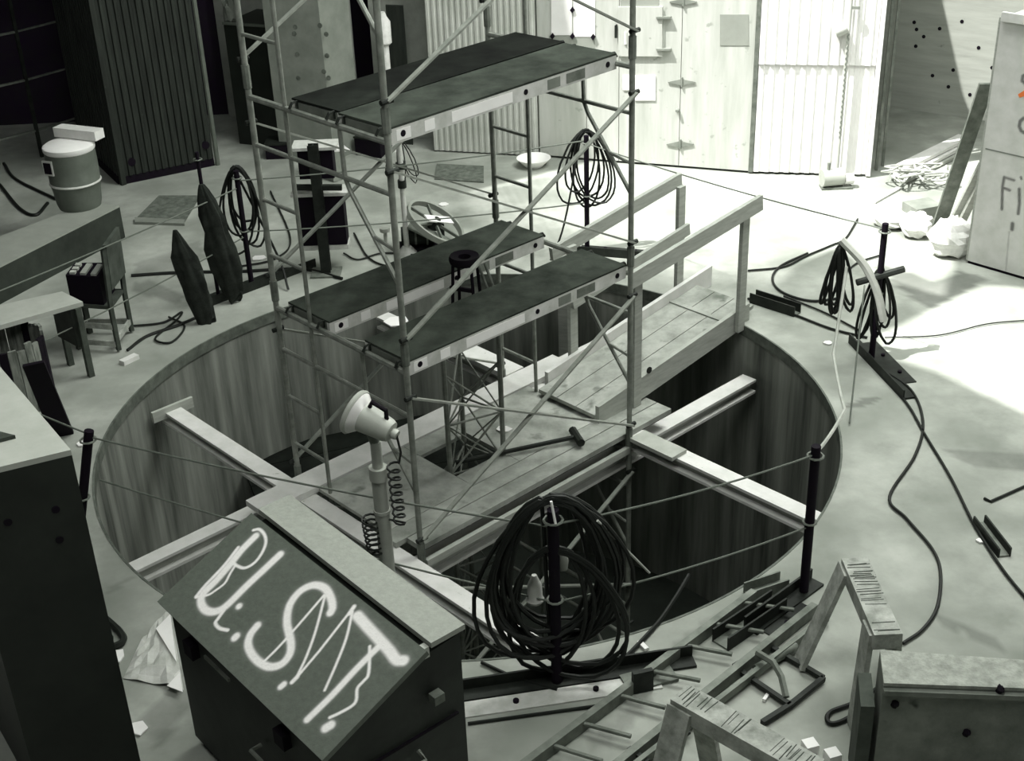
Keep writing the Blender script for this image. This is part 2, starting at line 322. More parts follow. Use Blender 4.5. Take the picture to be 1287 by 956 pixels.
# alcove walls with tie holes
AC = V(6.319, 7.278, 0); AE = V(5.04, 7.62, 0)
aw = wallseg('wall_alcove', (4.88, 8.4), (10.4, 4.41), 0, 5, .25, 'cdark')
ad = nrm(V(.81, -.586, 0)); an = V(ad[1], -ad[0], 0)
for x, y in ((1151, 58), (1149, 28), (1152, 37), (1172, 95), (1181, 36), (1209, 27), (1230, 60), (1198, 88), (1247, 85), (1219, 119), (1192, 109), (1161, 46)):
    p = onv(x, y, (6.34, 7.344), ad); part('tie_hole', MB().lathe([(.024, 0), (.024, .006)], p-an*.003, an, 10), 'black', aw)
wallseg('wall_recess', (4.42, 5.6), (4.9, 8.4), 0, 3.6, .12, 'cdark')
# unseen slab added so its oblique edge throws the alcove wall shadow
struct('shade_slab_recess', MB().prism([(0.8, 6.95, 4.2), (1.9, 6.45, 4.2), (2.7, 6.12, 4.2), (3.86, 5.78, 4.2), (3.9, 5.97, 4.2), (4.22, 6.65, 4.2), (4.53, 7.18, 4.2), (4.75, 7.6, 4.2), (.8, 7.9, 4.2)], (0, 0, .15)), 'room')
struct('shade_slab_alcove', MB().prism([(4.62, 4.75, 4.2), (7.4, 4.3, 4.2), (7.4, 5.3, 4.2), (4.62, 5.7, 4.2)], (0, 0, .12)), 'room')  # unseen slab added to keep overhead light off the alcove
# unseen walls above the doors, added to shade the recess and alcove
wallseg('shade_wall_upper', (-.5, 6.95), (1.2, 6.4), HT+.05, 9, .12, 'cwall'); wallseg('shade_wall_doors', (1.2, 6.4), (4.55, 5.43), HT+.05, 7.2, .12, 'cwall')
# concrete wall, column and dark recess left of the doors
cw = wallseg('wall_concrete', (-1.25, 7.6), (-.5, 7.35), 0, 5, .2, 'cwall')
struct('trim_2', MB().bar((-.55, 6.93, 0), (-.55, 6.93, HT), .06, .08), 'black')
cl0, cl1, cl2 = at(353, 197)[:2], at(420, 202)[:2], at(455, 188)[:2]
cl3 = cl0+(cl2-cl1)
colm = struct('wall_column', MB().prism([V(*cl0, 0), V(*cl1, 0), V(*cl2, 0), V(*cl3, 0)], (0, 0, 5)), 'col')
cdv = nrm(V(*(cl1-cl0), 0)); cn = V(cdv[1], -cdv[0], 0)
for x, y in ((371, 34), (402, 32), (370, 42), (410, 43), (374, 68), (411, 70), (407, 90), (375, 98), (413, 98)):
    part('tie_hole', MB().lathe([(.03, 0), (.03, .008)], onv(x, y, cl0, cdv)-cn*.004, cn, 10), 'plate', colm)
wallseg('wall_inner', (-3.4, 8.7), (-1.6, 7.7), 0, 5, .2, 'cwall')
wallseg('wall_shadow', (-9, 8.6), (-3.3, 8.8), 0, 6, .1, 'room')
#================================================================== SCAFFOLD TOWER
def leg(t, k): return ORI+B*t+A*(L*k)
scf = thing('scaffold_tower', 'tall tubular steel scaffold tower with crossed braces standing in the round pit', 'scaffold', V(ORI[0], ORI[1], PZ))
PB = 1.602; TOPZ = 4.6
for k in (0, 1):
    fr = part('end_frame', MB().tube(leg(0, k)+Z*(PZ+.02), leg(0, k)+Z*TOPZ, .022, 10).tube(leg(W, k)+Z*(PZ+.02), leg(W, k)+Z*TOPZ, .022, 10), 'tube', scf, smooth=True)
    part('inner_post', MB().tube(leg(.43, k)+Z*(PZ+.02), leg(.43, k)+Z*TOPZ, .016, 8), 'tube', fr, smooth=True)
    for j in range(-2, 3):
        zb = 1.198+PB*j
        if zb > TOPZ: continue
        part('bearing_bar', MB().tube(leg(0, k)+Z*zb, leg(W, k)+Z*zb, .022, 8), 'tube', fr, smooth=True)
        part('second_bar', MB().tube(leg(0, k)+Z*(zb-.34), leg(W, k)+Z*(zb-.34), .017, 8), 'tube', fr, smooth=True)
        for dz in (.745, 1.17):
            if zb-dz > PZ+.05: part('rung', MB().tube(leg(0, k)+Z*(zb-dz), leg(.43, k)+Z*(zb-dz), .015, 8), 'tube', fr, smooth=True)
        if zb-.96 > PZ:
            part('arch_tube', MB().path([leg(1.03, k)+Z*zb, leg(1.04, k)+Z*(zb-.34), leg(1.08, k)+Z*(zb-.42), leg(W, k)+Z*(zb-.96)], .016, 8), 'tube', fr, smooth=True)
            part('arch_stub', MB().tube(leg(1.29, k)+Z*(zb-.68), leg(W, k)+Z*(zb-.72), .013, 6), 'tube', fr, smooth=True)
        for t in (0, W):
            part('coupling_collar', MB().tube(leg(t, k)+Z*(zb+.06), leg(t, k)+Z*(zb+.22), .029, 8), 'steelm', fr, smooth=True)
            for pz in (.26, 1.42-.0):
                zz = zb-PB+pz
                if PZ < zz < TOPZ: part('brace_pin', MB().tube(leg(t, k)+Z*zz-A*.045+B*.02*(1 if t else -1), leg(t, k)+Z*zz+A*.045+B*.02*(1 if t else -1), .018, 8), 'steel', fr, smooth=True)
for j in range(-2, 3):
    z0, z1 = 1.46+PB*j, 2.62+PB*j
    if z0 > TOPZ: continue
    for t, off in ((0, -.03), (W, .03)):
        o_ = B*off; zz1 = z1 if z1 < TOPZ else TOPZ
        for (ka, za, kb, zb2) in ((0, z0, 1, z1), (0, z1, 1, z0)):
            part('cross_brace', MB().bar(leg(t, ka)+o_+Z*za, leg(t, kb)+o_*1.4+Z*zb2, .014, .036, B), 'brace', scf)
# planks (one thing each)
def plank(t0, t1, wdt, zb, label, bm_='board'):
    a0, a1 = leg(t0, 0)+A*.03, leg(t1, 1)-A*.03; d = nrm(a1-a0); x = V(d[1], -d[0], 0)
    if x@B < 0: x = -x
    ztop = zb+.075
    th = thing('scaffold_plank', label, 'plank', V(*a0[:2], zb-.02), 'walk planks on the scaffold tower')
    part('deck_board', MB().prism([a0+Z*(ztop-.014), a1+Z*(ztop-.014), a1+x*wdt+Z*(ztop-.014), a0+x*wdt+Z*(ztop-.014)], (0, 0, .014)), bm_, th)
    for w0 in (0, wdt-.03):
        rl = part('side_rail', MB().prism([a0+x*w0+Z*(ztop-.115), a1+x*w0+Z*(ztop-.115), a1+x*(w0+.03)+Z*(ztop-.115), a0+x*(w0+.03)+Z*(ztop-.115)], (0, 0, .1)), 'alum', th)
        if w0:
            for fr_, rr in ((.045, .022), (.56, .02), (.955, .022)):
                p = a0+(a1-a0)*fr_+x*(wdt-.001)+Z*(ztop-.062); part('rail_hole', MB().lathe([(rr, 0), (rr, .006)], p-x*.002, x, 10), 'black', rl)
            for f0, f1, mt in ((.02, .075, 'white'), (.13, .17, 'white'), (.24, .5, 'white'), (.66, .72, 'iron'), (.75, .84, 'steelm')):
                p0, p1 = a0+(a1-a0)*f0+x*wdt, a0+(a1-a0)*f1+x*wdt
                part('rail_label', MB().prism([p0+Z*(ztop-.1), p1+Z*(ztop-.1), p1+Z*(ztop-.03), p0+Z*(ztop-.03)], x*.002), mt, rl)
    for e, sgn in ((a0, -1), (a1, 1)):
        part('end_rail', MB().bar(e+Z*(ztop-.05)-A*sgn*.01+x*.03, e+Z*(ztop-.05)-A*sgn*.01+x*(wdt-.03), .02, .06), 'steelm', th)
        for w0 in (.06, wdt-.06):
            c = e+x*w0
            part('hook', MB().path([c+Z*(ztop-.06), c+A*sgn*.0+Z*(ztop-.01), c+A*sgn*.045+Z*(ztop-.015), c+A*sgn*.07+Z*(ztop-.05)], .01, 6), 'steel', th)
plank(.475, .35, .5, 2.80, 'upper rear scaffold walk plank with dark worn plywood top', 'boardd')
plank(.99, .875, .5, 2.80, 'upper front scaffold walk plank with stained top and labelled metal side rail')
plank(.12, .10, .5, 1.198, 'lower rear scaffold walk plank in front of the spoked wheel')
plank(1.04, 1.03, .47, 1.198, 'lower front scaffold walk plank just above the lattice mast')
#================================================================== BEAMS, DECK AND MAST IN THE PIT
DZ = -.25
def ibeam(name, p0, p1, wd, h, label, mt):
    th = thing(name, label, 'beam', (p0+p1)/2-Z*h, 'joists across the pit')
    for zc, hh, ww, nm in ((-.0125, .025, wd, 'top_flange'), (-h+.0125, .025, wd, 'bottom_flange')):
        part(nm, MB().bar(p0+Z*zc, p1+Z*zc, ww, hh), mt, th)
    part('web', MB().bar(p0-Z*h/2, p1-Z*h/2, .03, h-.05), 'wood', th)
    return th
def span(t): return math.sqrt((R-.01)**2-t*t)-.03
ZB, ZA = -.295, -.43
ibeam('support_beam', st(-1.315, -span(1.4), ZB), st(-1.315, span(1.4), ZB), .15, .13, 'pale joist at the left of the pit reaching to an end plate on the liner', 'woodl')
ibeam('support_beam', st(1.16, -span(1.25), ZB), st(1.16, span(1.25), ZB), .15, .13, 'pale joist running from the deck to the right rope post', 'woodl')
tA1 = float(at(250, 672, ZA)[:2]@B[:2]); tA2 = .70
ibeam('support_beam', st(-span(abs(tA1)+.08), tA1, ZA), st(span(abs(tA1)+.08), tA1, ZA), .13, .14, 'long joist under the far deck edge whose left end points at the dark cabinet', 'woodl')
ibeam('support_beam', st(-span(.8), tA2, ZA), st(span(.8), tA2, ZA), .15, .14, 'joist under the near deck edge reaching the dark right side of the pit', 'woodl')
ep = st(-1.315, -span(1.4)+.0, ZB)
solo('end_plate', MB().box(ep+Z*.0+B*.09, A*.40, B*.03, Z*.1), 'wood', 'short board between the left joist end and the pit liner', 'board')
def slab(s0, s1, t0, t1, z, th): return MB().prism([st(s0, t0, z-th), st(s1, t0, z-th), st(s1, t1, z-th), st(s0, t1, z-th)], (0, 0, th))
solo('deck_plank', slab(-1.72, 1.62, -.67, -.42, DZ+.01, .05), 'woodl', 'pale plank along the far edge of the deck in the pit', 'plank', 'deck planks in the pit')
# plywood deck with hatch, cut in strips round the opening
hs0, hs1, ht0, ht1 = -.36, .14, -.20, .24
dk = thing('plywood_deck', 'stained plywood deck with a hatch opening for the lattice mast', 'deck', st(-1.2, -.4, DZ-.03))
for a0, a1, b0, b1 in ((-1.22, hs0, -.41, .44), (hs1, 1.06, -.41, .44), (hs0, hs1, -.41, ht0), (hs0, hs1, ht1, .44)):
    part('plywood_sheet', slab(a0+.002, a1-.002, b0+.002, b1-.002, DZ, .03), 'deck', dk)
solo('deck_plank', slab(-1.27, 1.60, .45, .61, DZ+.005, .045), 'deck', 'inner of the two narrow planks at the near deck edge beside the sledgehammer', 'plank', 'deck planks in the pit')
solo('deck_plank', slab(-1.17, 1.60, .62, .775, DZ+.005, .045), 'deck', 'outermost narrow plank along the near deck edge', 'plank', 'deck planks in the pit')
solo('deck_plank', slab(-1.16, 1.02, .79, .83, DZ-.10, .06), 'wood', 'slim batten below the near deck edge between the scaffold legs', 'plank', 'deck planks in the pit')
solo('cover_plank', slab(1.02, 1.2, .83, 1.28, ZB+.035, .033), 'wood', 'short cracked plank lying on the right joist beside the scaffold leg', 'plank')
solo('cover_plank', slab(1.08, 1.30, -1.38, -.72, ZB+.03, .028), 'woodl', 'short pale plank across the joist behind the deck beyond the lattice mast', 'plank')
# lattice mast
ms = [at(566, 590, DZ), st(.06, -.14, DZ), at(633, 571, DZ)]
for p in ms: p[2] = 0
cen = sum(ms)/3
mast = thing('lattice_mast', 'three legged lattice mast rising through the deck hatch below the lower plank', 'mast', V(cen[0], cen[1], PZ))
ZT = .98
for p in ms: part('leg', MB().tube(p+Z*(PZ+.01), p+Z*ZT, .021, 8), 'tube', mast, smooth=True)
for i in range(3):
    p, q = ms[i], ms[(i+1) % 3]; z = -3.0; k = 0
    while z+.45 < ZT:
        part('lattice_bar', MB().tube(p+Z*z, q+Z*z, .009, 6), 'tube', mast)
        part('lattice_bar', MB().tube((p if k % 2 else q)+Z*z, (q if k % 2 else p)+Z*(z+.45), .009, 6), 'brace', mast)
        part('lattice_bar', MB().tube((q if k % 2 else p)+Z*z, (p if k % 2 else q)+Z*(z+.45), .007, 6), 'tube', mast)
        z += .45; k += 1
# head stand on top of the mast, rising through the gap between the lower planks
hc = onv(584, 330, cen, A); hx0 = V(hc[0], hc[1], 0); hz = hc[2]
hs = part('head_stand', MB().lathe([(.05, 0), (.11, 0), (.12, .03), (.11, .06), (.05, .05), (.05, 0)], hx0+Z*hz, Z, 18), 'black', mast, 'black ring head on four short legs', True)
for i in range(4):
    a = .5+i*math.pi/2; d = V(math.cos(a), math.sin(a), 0); part('head_leg', MB().tube(hx0+d*.13+Z*(ZT-.02), hx0+d*.10+Z*hz, .014, 6), 'black', hs)
part('head_tie', MB().bar(hx0+V(-.12, .0, hz-.2), hx0+V(.06, -.08, hz-.2), .02, .03), 'black', hs)
for k in (0, 1): part('pry_bar', MB().tube(hx0+V(.10+.05*k, -.02, hz-.0), hx0+V(.22+.05*k, -.02, hz-.42), .012, 6), 'steelm', hs)
part('top_plate', MB().prism([p+Z*ZT for p in ms], (0, 0, .02)), 'steel', mast)
# sledgehammer
h0, h1 = at(573, 581, DZ+.02), at(722, 549, DZ+.06)
hm = thing('sledgehammer', 'sledgehammer with dark handle lying on the plywood deck', 'hammer', V(*h0[:2], DZ))
hd = nrm(h1-h0); hx = nrm(np.cross(hd, Z))
part('handle', MB().tube(h0, h1+hd*.02, .019, 8), 'steel', hm, smooth=True)
c = h1+hd*.02; part('head', MB().tube(c-hx*.11, c+hx*.11, .035, 8), 'steel', hm, smooth=True)
def scrap(x, y, z, s=.05, label='', mt='paper', cat='paper', name='paper_scrap'):
    p = at(x, y, z); rnd = random.Random(int(x*7+y)); q = [p+V(math.cos(a)*s*rnd.uniform(.6, 1.2), math.sin(a)*s*rnd.uniform(.6, 1.2), .004) for a in np.linspace(0, 2*math.pi, 6, endpoint=False)]
    return solo(name, MB().prism(q, (0, 0, .012)), mt, label, cat)
scrap(633, 541, DZ, .07, 'small white paper scrap beside the mast leg on the deck')
# pit floor clutter: board and pale strut at the near side
solo('loose_board', MB().bar(V(.2, -1.6, -1.5), V(1.05, -2.7, -1.5), .1, .04), 'wood', 'board deep in the pit behind the big cable coil', 'board')
q_ = [at(300, 570, -1.5), at(492, 529, -1.5)]; pd_ = nrm(q_[1]-q_[0]); pn_ = V(pd_[1], -pd_[0], 0)
lw = thing('lower_platform', 'dark lower work platform deep in the pit behind the flood lamp', 'platform', V(*((q_[0]+q_[1])/2)[:2], -1.55))
for i in range(5): part('board', MB().prism([q_[0]+pn_*(.33*i+.004)-Z*.05, q_[1]+pd_*.9+pn_*(.33*i+.004)-Z*.05, q_[1]+pd_*.9+pn_*(.33*i+.326)-Z*.05, q_[0]+pn_*(.33*i+.326)-Z*.05], (0, 0, .05)), 'boardd', lw)
for f_ in (.1, .9): part('prop', MB().bar(V(*(q_[0]+(q_[1]-q_[0])*f_+pn_*.7)[:2], PZ), V(*(q_[0]+(q_[1]-q_[0])*f_+pn_*.7)[:2], -1.55), .1, .1, A), 'wood', lw)
# vertical board on the back of the pit
bq = at(697, 440, -.25); an_ = math.atan2(2.6, .95)
solo('wall_board', MB().box(V(.93, 2.72, -.65), V(.14, -.05, 0), V(.02, .06, 0), Z*1.2), 'wood', 'upright pale board against the back of the pit liner', 'board')
#================================================================== RAMP
rb, re_ = 1.0, 3.12; z0, z1 = DZ+.03, .06
def rp(s, t, dz=0.): return st(s, t, z0+(z1-z0)*(s-rb)/(re_-rb)+dz)
ramp = thing('access_ramp', 'sloping timber ramp with handrails from the floor down to the pit deck', 'ramp', st(rb, 0, DZ))
tw = [-.22, 0.005, .23, .455]
for i in range(3):
    part('board', MB().hexa([rp(rb, tw[i]+.004), rp(re_, tw[i]+.004), rp(re_, tw[i+1]-.004), rp(rb, tw[i+1]-.004)], [rp(rb, tw[i]+.004, .035), rp(re_, tw[i]+.004, .035), rp(re_, tw[i+1]-.004, .035), rp(rb, tw[i+1]-.004, .035)]), 'deck', ramp)
for t0, s0, s1, mt in ((.46, 1.0, 3.0, 'wood'), (-.26, 1.12, 3.35, 'woodl')):
    part('side_board', MB().hexa([rp(s0, t0, -.08), rp(s1, t0, -.08), rp(s1, t0+.04, -.08), rp(s0, t0+.04, -.08)], [rp(s0, t0, .13), rp(s1, t0, .13), rp(s1, t0+.04, .13), rp(s0, t0+.04, .13)]), mt, ramp)
part('cleat', MB().bar(rp(2.75, -.22, .04), rp(2.75, .455, .04), .05, .012), 'deck', ramp)
def post(s, t, zb, zt): part('post', MB().prism([st(s-.045, t-.02, zb), st(s+.045, t-.02, zb), st(s+.045, t+.02, zb), st(s-.045, t+.02, zb)], (0, 0, zt-zb)), 'wood', ramp)
post(2.83, .525, -.04, 1.08); post(1.43, .525, DZ+.01, .95); post(2.93, -.285, .0, 1.12); post(1.5, -.285, DZ+.01, .98)
part('handrail', MB().bar(st(1.3, .575, .98), st(2.98, .575, 1.17), .04, .14), 'wood', ramp)
part('handrail', MB().bar(st(1.3, -.33, .95), st(2.97, -.33, 1.17), .04, .12), 'wood', ramp)
part('mid_rail', MB().bar(st(1.45, -.24, .47), st(3.0, -.24, .70), .035, .11), 'wood', ramp)
part('bolt', MB().lathe([(.03, 0), (.03, .01)], st(1.62, .5, .02), B, 10), 'steel', ramp)
#================================================================== ROPE POSTS
def rope_post(x, y, h, label, tang=None, ln=(0, 0), r=.03, top=None):
    p = V(x, y, 0); top = p+Z*h if top is None else top; ax_ = nrm(top-p); th = thing('rope_post', label, 'post', p, 'rope posts round the pit')
    part('post', MB().tube(p+Z*.01, top, r, 10), 'black', th, smooth=True)
    part('cap_ring', MB().path([top-ax_*.07+V(math.cos(a)*(r+.02), math.sin(a)*(r+.02), 0) for a in np.linspace(0, 2*math.pi, 10, endpoint=False)], .008, 5, True), 'steelm', th)
    part('lower_ring', MB().path([(p+top)/2+V(math.cos(a)*(r+.012), math.sin(a)*(r+.012), 0) for a in np.linspace(0, 2*math.pi, 10, endpoint=False)], .008, 5, True), 'steelm', th)
    if tang is not None:
        d = nrm(V(*tang, 0)); xx = V(d[1], -d[0], 0)
        if xx@p < 0: xx = -xx
        a0, a1 = p-d*ln[0]-xx*.05, p+d*ln[1]-xx*.05
        part('base_channel', MB().bar(a0+Z*.045, a1+Z*.045, .014, .09).bar(a0+xx*.05+Z*.009, a1+xx*.05+Z*.009, .1, .018), 'steel', th)
        part('floor_flange', MB().bar(a0+xx*.17+Z*.005+d*.05, a1+xx*.17+Z*.005-d*.25, .13, .01), 'tubel' if p[1] < -3 else 'steel', th)
        for q_ in (.3, .6): part('bolt', MB().lathe([(.018, 0), (.018, .02)], a0+(a1-a0)*q_+xx*.17+Z*.008, Z, 8), 'black', th)
    return top
P1 = rope_post(2.197, -2.392, 1.11, 'black rope post at the lower right pit rim by the ladder', (.74, .67), (.55, .15))
P2 = rope_post(3.451, .786, 1.25, 'rope post on the right of the pit hung with tangled ropes', at(1132, 512)[:2]-at(1046, 420)[:2], (.35, .72), .026)
P3 = rope_post(1.189, 3.367, 1.25, 'rope post behind the pit holding a thin cable coil in front of the doors', (.95, -.3), (.15, .9), .026)
P4 = rope_post(-2.175, 2.812, 1.22, 'rope post carrying the cable loops beside the dark jackets', at(388, 348)[:2]-at(262, 396)[:2], (.5, .75), .026)
P6 = rope_post(.562, -3.161, 1.24, 'rope post in front of the pit buried in the big cable coil', at(830, 846)[:2]-at(590, 882)[:2], (.75, .85), .034)
p5b = at(97, 705); p5t = onv(112, 541, p5b, (1, .2))
P5 = rope_post(p5b[0], p5b[1], 1.17, 'rope post leaning at the left pit rim beside the tall dark cabinet', None, (0, 0), .032, p5t)
P4b = rope_post(-2.46, 2.56, 1.5, 'thin taller post just left of the post with the cable loops', None, (0, 0), .018)
P8 = V(-.672, 3.554, 0)
t8 = thing('stanchion', 'pale steel stanchion with a round foot beside the spoked wheel', 'post', P8)
part('pole', MB().tube(P8+Z*.02, P8+Z*1.3, .028, 10), 'tubel', t8, smooth=True); part('foot', MB().lathe([(.1, 0), (.1, .015), (.045, .08)], P8, Z, 16), 'tubel', t8, smooth=True); part('collar', MB().tube(P8+Z*.72, P8+Z*.8, .045, 10), 'steel', t8, smooth=True)
part('clamp', MB().box(P8+Z*.95, V(.1, 0, 0), V(0, .08, 0), Z*.06), 'steel', t8)
def rope(pts, label, r=.0065, mt='rope', sag=.04, name='safety_rope', cat='rope', group='safety ropes between the rope posts'):
    out = []
    for i in range(len(pts)-1):
        p, q = np.array(pts[i], float), np.array(pts[i+1], float)
        for k in range(10):
            t = k/10; out.append(p+(q-p)*t-Z*sag*4*t*(1-t))
    out.append(np.array(pts[-1], float)); return solo(name, MB().path(out, r, 6), mt, label, cat, group, True)
dn = lambda p, z: V(p[0], p[1], z)
rope([P5-Z*.05, P6-Z*.12], 'upper rope from the left rim post across the pit to the big cable coil')
rope([dn(P5, .62), dn(P6, .6)], 'lower rope from the left rim post behind the sprayed box')
rope([P6-Z*.1, P1-Z*.06], 'upper rope from the big cable coil to the lower right post')
rope([dn(P6, .6), dn(P1, .52)], 'lower rope between the big cable coil and the ladder end post')
P7 = V(-4.6, -1.0, 0)
rope([P4-Z*.17, V(-4.75, -.65, 1.05)], 'upper rope from the jackets down left past the chair'); rope([dn(P4, .55), V(-4.1, .0, .5)], 'lower rope running left past the chair legs')
rope([P5-Z*.03, V(-4.1, -.6, 1.2)], 'rope from the left rim post past the leaning dark board')
rope([P4-Z*.1, P3-Z*.05], 'upper rope across the back of the pit behind the scaffold', .007); rope([dn(P4, .6), dn(P3, .55)], 'lower rope across the back of the pit behind the scaffold', .007)
rope([P3-Z*.08, P2-Z*.05], 'thin upper rope from the back coil to the tangled right post', .006)
rope([dn(P6, .62)+V(.25, .05, .5), dn(P1, .55)*.35+dn(P6, .6)*.65], 'short slack rope tail hanging beside the big cable coil', .008, 'ropel', .0)
rope([P2-Z*.35+V(-.3, -.05, 0), V(2.92, .05, .45), V(2.75, -1.0, .55), P1-Z*.05], 'pale chain hanging from the tangled post down to the right rim post', .013, 'ropel', .03, 'chain', 'chain')
rope([P2-Z*.5+V(-.15, -.1, 0), V(3.0, -.3, .02)], 'thin cord dropping from the tangled post to the rim', .007, 'rope', .02, 'cord', 'cord')
#================================================================== CABLE COILS
def coil(ptop, xd, loops, label, r, wmin, wmax, hmin, hmax, seed, tail=None, dep=.06):
    rnd = random.Random(seed); pts = []; xd = nrm(xd); yd = np.cross(Z, xd)
    for i in range(loops):
        wd, h = rnd.uniform(wmin, wmax), rnd.uniform(hmin, hmax); ox = rnd.uniform(-.07, .07); oy = rnd.uniform(-dep, dep); sk = rnd.uniform(-.12, .12)*wd
        for k in range(26):
            a = 2*math.pi*k/26; yy = (1-math.cos(a))/2; wx = math.sin(a)*(.72+.28*yy) if abs(math.sin(a)) < .98 else math.sin(a)*(.74+.26*yy)
            zt = rnd.uniform(-.006, .006)
            pts.append(ptop+xd*(wd/2*wx+ox*yy*2+sk*yy)+yd*(oy*(.3+yy)+.05)+Z*(.02-h*yy+zt+.012*(i % 4)))
    if tail is not None: pts += spline([pts[-1]]+tail, 6)[1:]
    pts = [p if p[2] > r+.002 else V(p[0], p[1], r+.002) for p in pts]
    return solo('cable_coil', MB().path(pts, r, 6), 'cable', label, 'cable', 'coils of cable hung on the rope posts', True)
coil(P6, V(1, .12, 0), 14, 'big coil of thick black cable hung on the front post beside the sprayed box', .0135, .56, .86, .82, 1.12, 3, [at(700, 850), at(760, 845, .02), at(820, 790, .02), at(848, 752, .02), at(866, 722, .06)])
coil(P6+Z*.0-V(.0, .06, .3), V(1, -.1, 0), 5, 'second slack bundle of black cable drooping to the floor under the big coil', .0135, .5, .75, .78, .92, 5)
coil(P3-Z*.0, V(1, .05, 0), 7, 'thin black cable loops hung on the post in front of the white doors', .011, .25, .46, .55, .82, 11, [V(.95, 3.2, .4), V(.8, 3.1, .05)])
coil(P4-Z*.02, V(1, .1, 0), 6, 'black cable loops hung on the post beside the two jackets', .012, .25, .42, .55, .9, 13, [V(-1.9, 2.9, .3), V(-1.8, 2.7, .02)])
coil(P8+Z*1.2, V(1, 0, 0), 4, 'thin wire loops hanging from the pale stanchion', .006, .06, .14, .3, .5, 17)
coil(P2-Z*.1+V(-.33, 0, -.15), V(1, .2, 0), 8, 'dark hank of hose hanging left of the tangled right post', .013, .05, .14, .45, .62, 19, None, .04)
coil(P2-Z*.45+V(.02, -.03, 0), V(1, .2, 0), 8, 'dark ropes knotted round the right of the tangled post', .012, .05, .22, .35, .68, 23, None, .05)
solo('rope_hank', MB().path(spline([P2+V(-.36, 0, -.12), P2+V(-.15, -.02, -.35), P2+V(-.02, -.05, -.6), P2+V(.05, -.06, -.85)], 6), .035, 7), 'ropel', 'pale hank of rope slung from the hose to the tangled post', 'rope', None, True)
solo('clamp_handle', MB().tube(P2+V(-.2, -.04, -.5), P2+V(.2, .02, -.42), .03, 8), 'steel', 'dark clamp handle lashed across the tangled right post', 'clamp', None, True)
for i, (x, y, zz, lb) in enumerate(((672, 740, .62, 'pale rubber plug hanging inside the left of the big coil'), (707, 705, .78, 'smaller ribbed plug hanging inside the right of the big coil'))):
    pq = onv(x, y, P6+V(0, .09, 0), V(1, 0, 0)); solo('cable_plug', MB().lathe([(.015, .10), (.03, .06), (.042, .03), (.045, -.05), (.055, -.07), (.05, -.085)] if i == 0 else [(.015, .07), (.03, .04), (.035, .0), (.03, -.05)], pq, Z, 12), 'tubel' if i == 0 else 'greyp', lb, 'plug', None, True)
solo('white_tie', MB().path([P6+V(-.01, -.07, .1), P6+V(.0, -.075, .03), P6+V(.01, -.08, -.04)], .008, 6), 'paper', 'white tie strip at the top of the big coil', 'tie')
#================================================================== JACKETS ON THE ROPE
def jacket(x, y, ztop, h, wd, label, seed):
    rnd = random.Random(seed); prof = [(0, .16), (.05, .3), (.15, .52), (.3, .8), (.45, .86), (.6, 1.0), (.8, .95), (1, .62)]; n = 44; ph = [rnd.uniform(0, 6) for _ in range(3)]; vs = []; fs = []
    for fz, fr_ in prof:
        for k in range(n):
            a = 2*math.pi*k/n; q = wd/2*fr_*(1+.12*math.sin(5*a+fz*5+ph[0])+.07*math.sin(9*a-fz*7+ph[1])+.16*math.sin(2*a+fz*9+ph[2])); vs.append((x+q*math.cos(a)+.16*fz-.05, y+q*.45*math.sin(a)-.04*fz, ztop-h*fz-((.07+.07*math.sin(2*a+ph[1])+rnd.uniform(0, .02)) if fz == 1 else 0)))
    for j in range(len(prof)-1):
        for k in range(n): fs.append((j*n+k, j*n+(k+1) % n, (j+1)*n+(k+1) % n, (j+1)*n+k))
    fs += [tuple(range(n))[::-1], tuple(range((len(prof)-1)*n, len(prof)*n))]
    solo('jacket', MB().add(vs, fs), 'cloth', label, 'jacket', None, True)
jacket(-2.60, 2.08, .93, .86, .25, 'dark jacket hanging on the rope, the smaller and farther from the cable loops', 1)
jacket(-2.40, 2.52, 1.2, 1.05, .28, 'larger dark jacket hanging against the cable loops', 2)
#================================================================== FLOOD LAMP
lp = at(497, 815)
lam = thing('flood_lamp', 'pale floodlight on a tubular stand in front of the scaffold', 'lamp', lp)
part('pole', MB().tube(lp+Z*.05, lp+Z*1.28, .045, 12), 'pole', lam, smooth=True); part('inner_pole', MB().tube(lp+Z*1.28, lp+Z*1.5, .032, 12), 'pole', lam, smooth=True)
part('collar', MB().tube(lp+Z*1.25, lp+Z*1.33, .055, 12), 'lamp', lam, smooth=True); part('collar', MB().tube(lp+Z*1.02, lp+Z*1.04, .05, 12), 'lamp', lam, smooth=True)
for k in range(3):
    a = .5+k*2.094; part('leg', MB().tube(lp+Z*.3, lp+V(.22*math.cos(a), .22*math.sin(a), .015), .014, 6), 'pole', lam)
lc = lp+V(-.02, 0, 1.64); ld = nrm(V(-.86, .45, .33))
# head axis, back cap at the right and reflector rim at the left
hd_ = part('lamp_housing', MB().lathe([(.03, -.15), (.06, -.145), (.07, -.12), (.085, .0), (.09, .04)], lc, ld, 24), 'lamp', lam, smooth=True)
part('reflector', MB().lathe([(.09, .04), (.125, .08), (.13, .10), (.115, .09)], lc, ld, 24), 'chrome', lam, smooth=True)
part('rim_band', MB().lathe([(.131, .085), (.138, .095), (.131, .115), (.115, .11)], lc, ld, 24), 'lamp', lam, smooth=True)
part('back_cap', MB().lathe([(.028, -.185), (.032, -.165), (.026, -.148)], lc, ld, 14), 'lamp', lam, smooth=True)
part('yoke', MB().tube(lp+Z*1.48, lc-Z*.06, .03, 10), 'steelm', lam, smooth=True)
hu = nrm(np.cross(np.cross(ld, Z), ld)); part('handle', MB().path([lc+ld*.02+hu*.08, lc+ld*.015+hu*.125, lc-ld*.08+hu*.12, lc-ld*.10+hu*.06], .014, 8), 'black', lam, smooth=True)
cp = [lc-ld*.18]
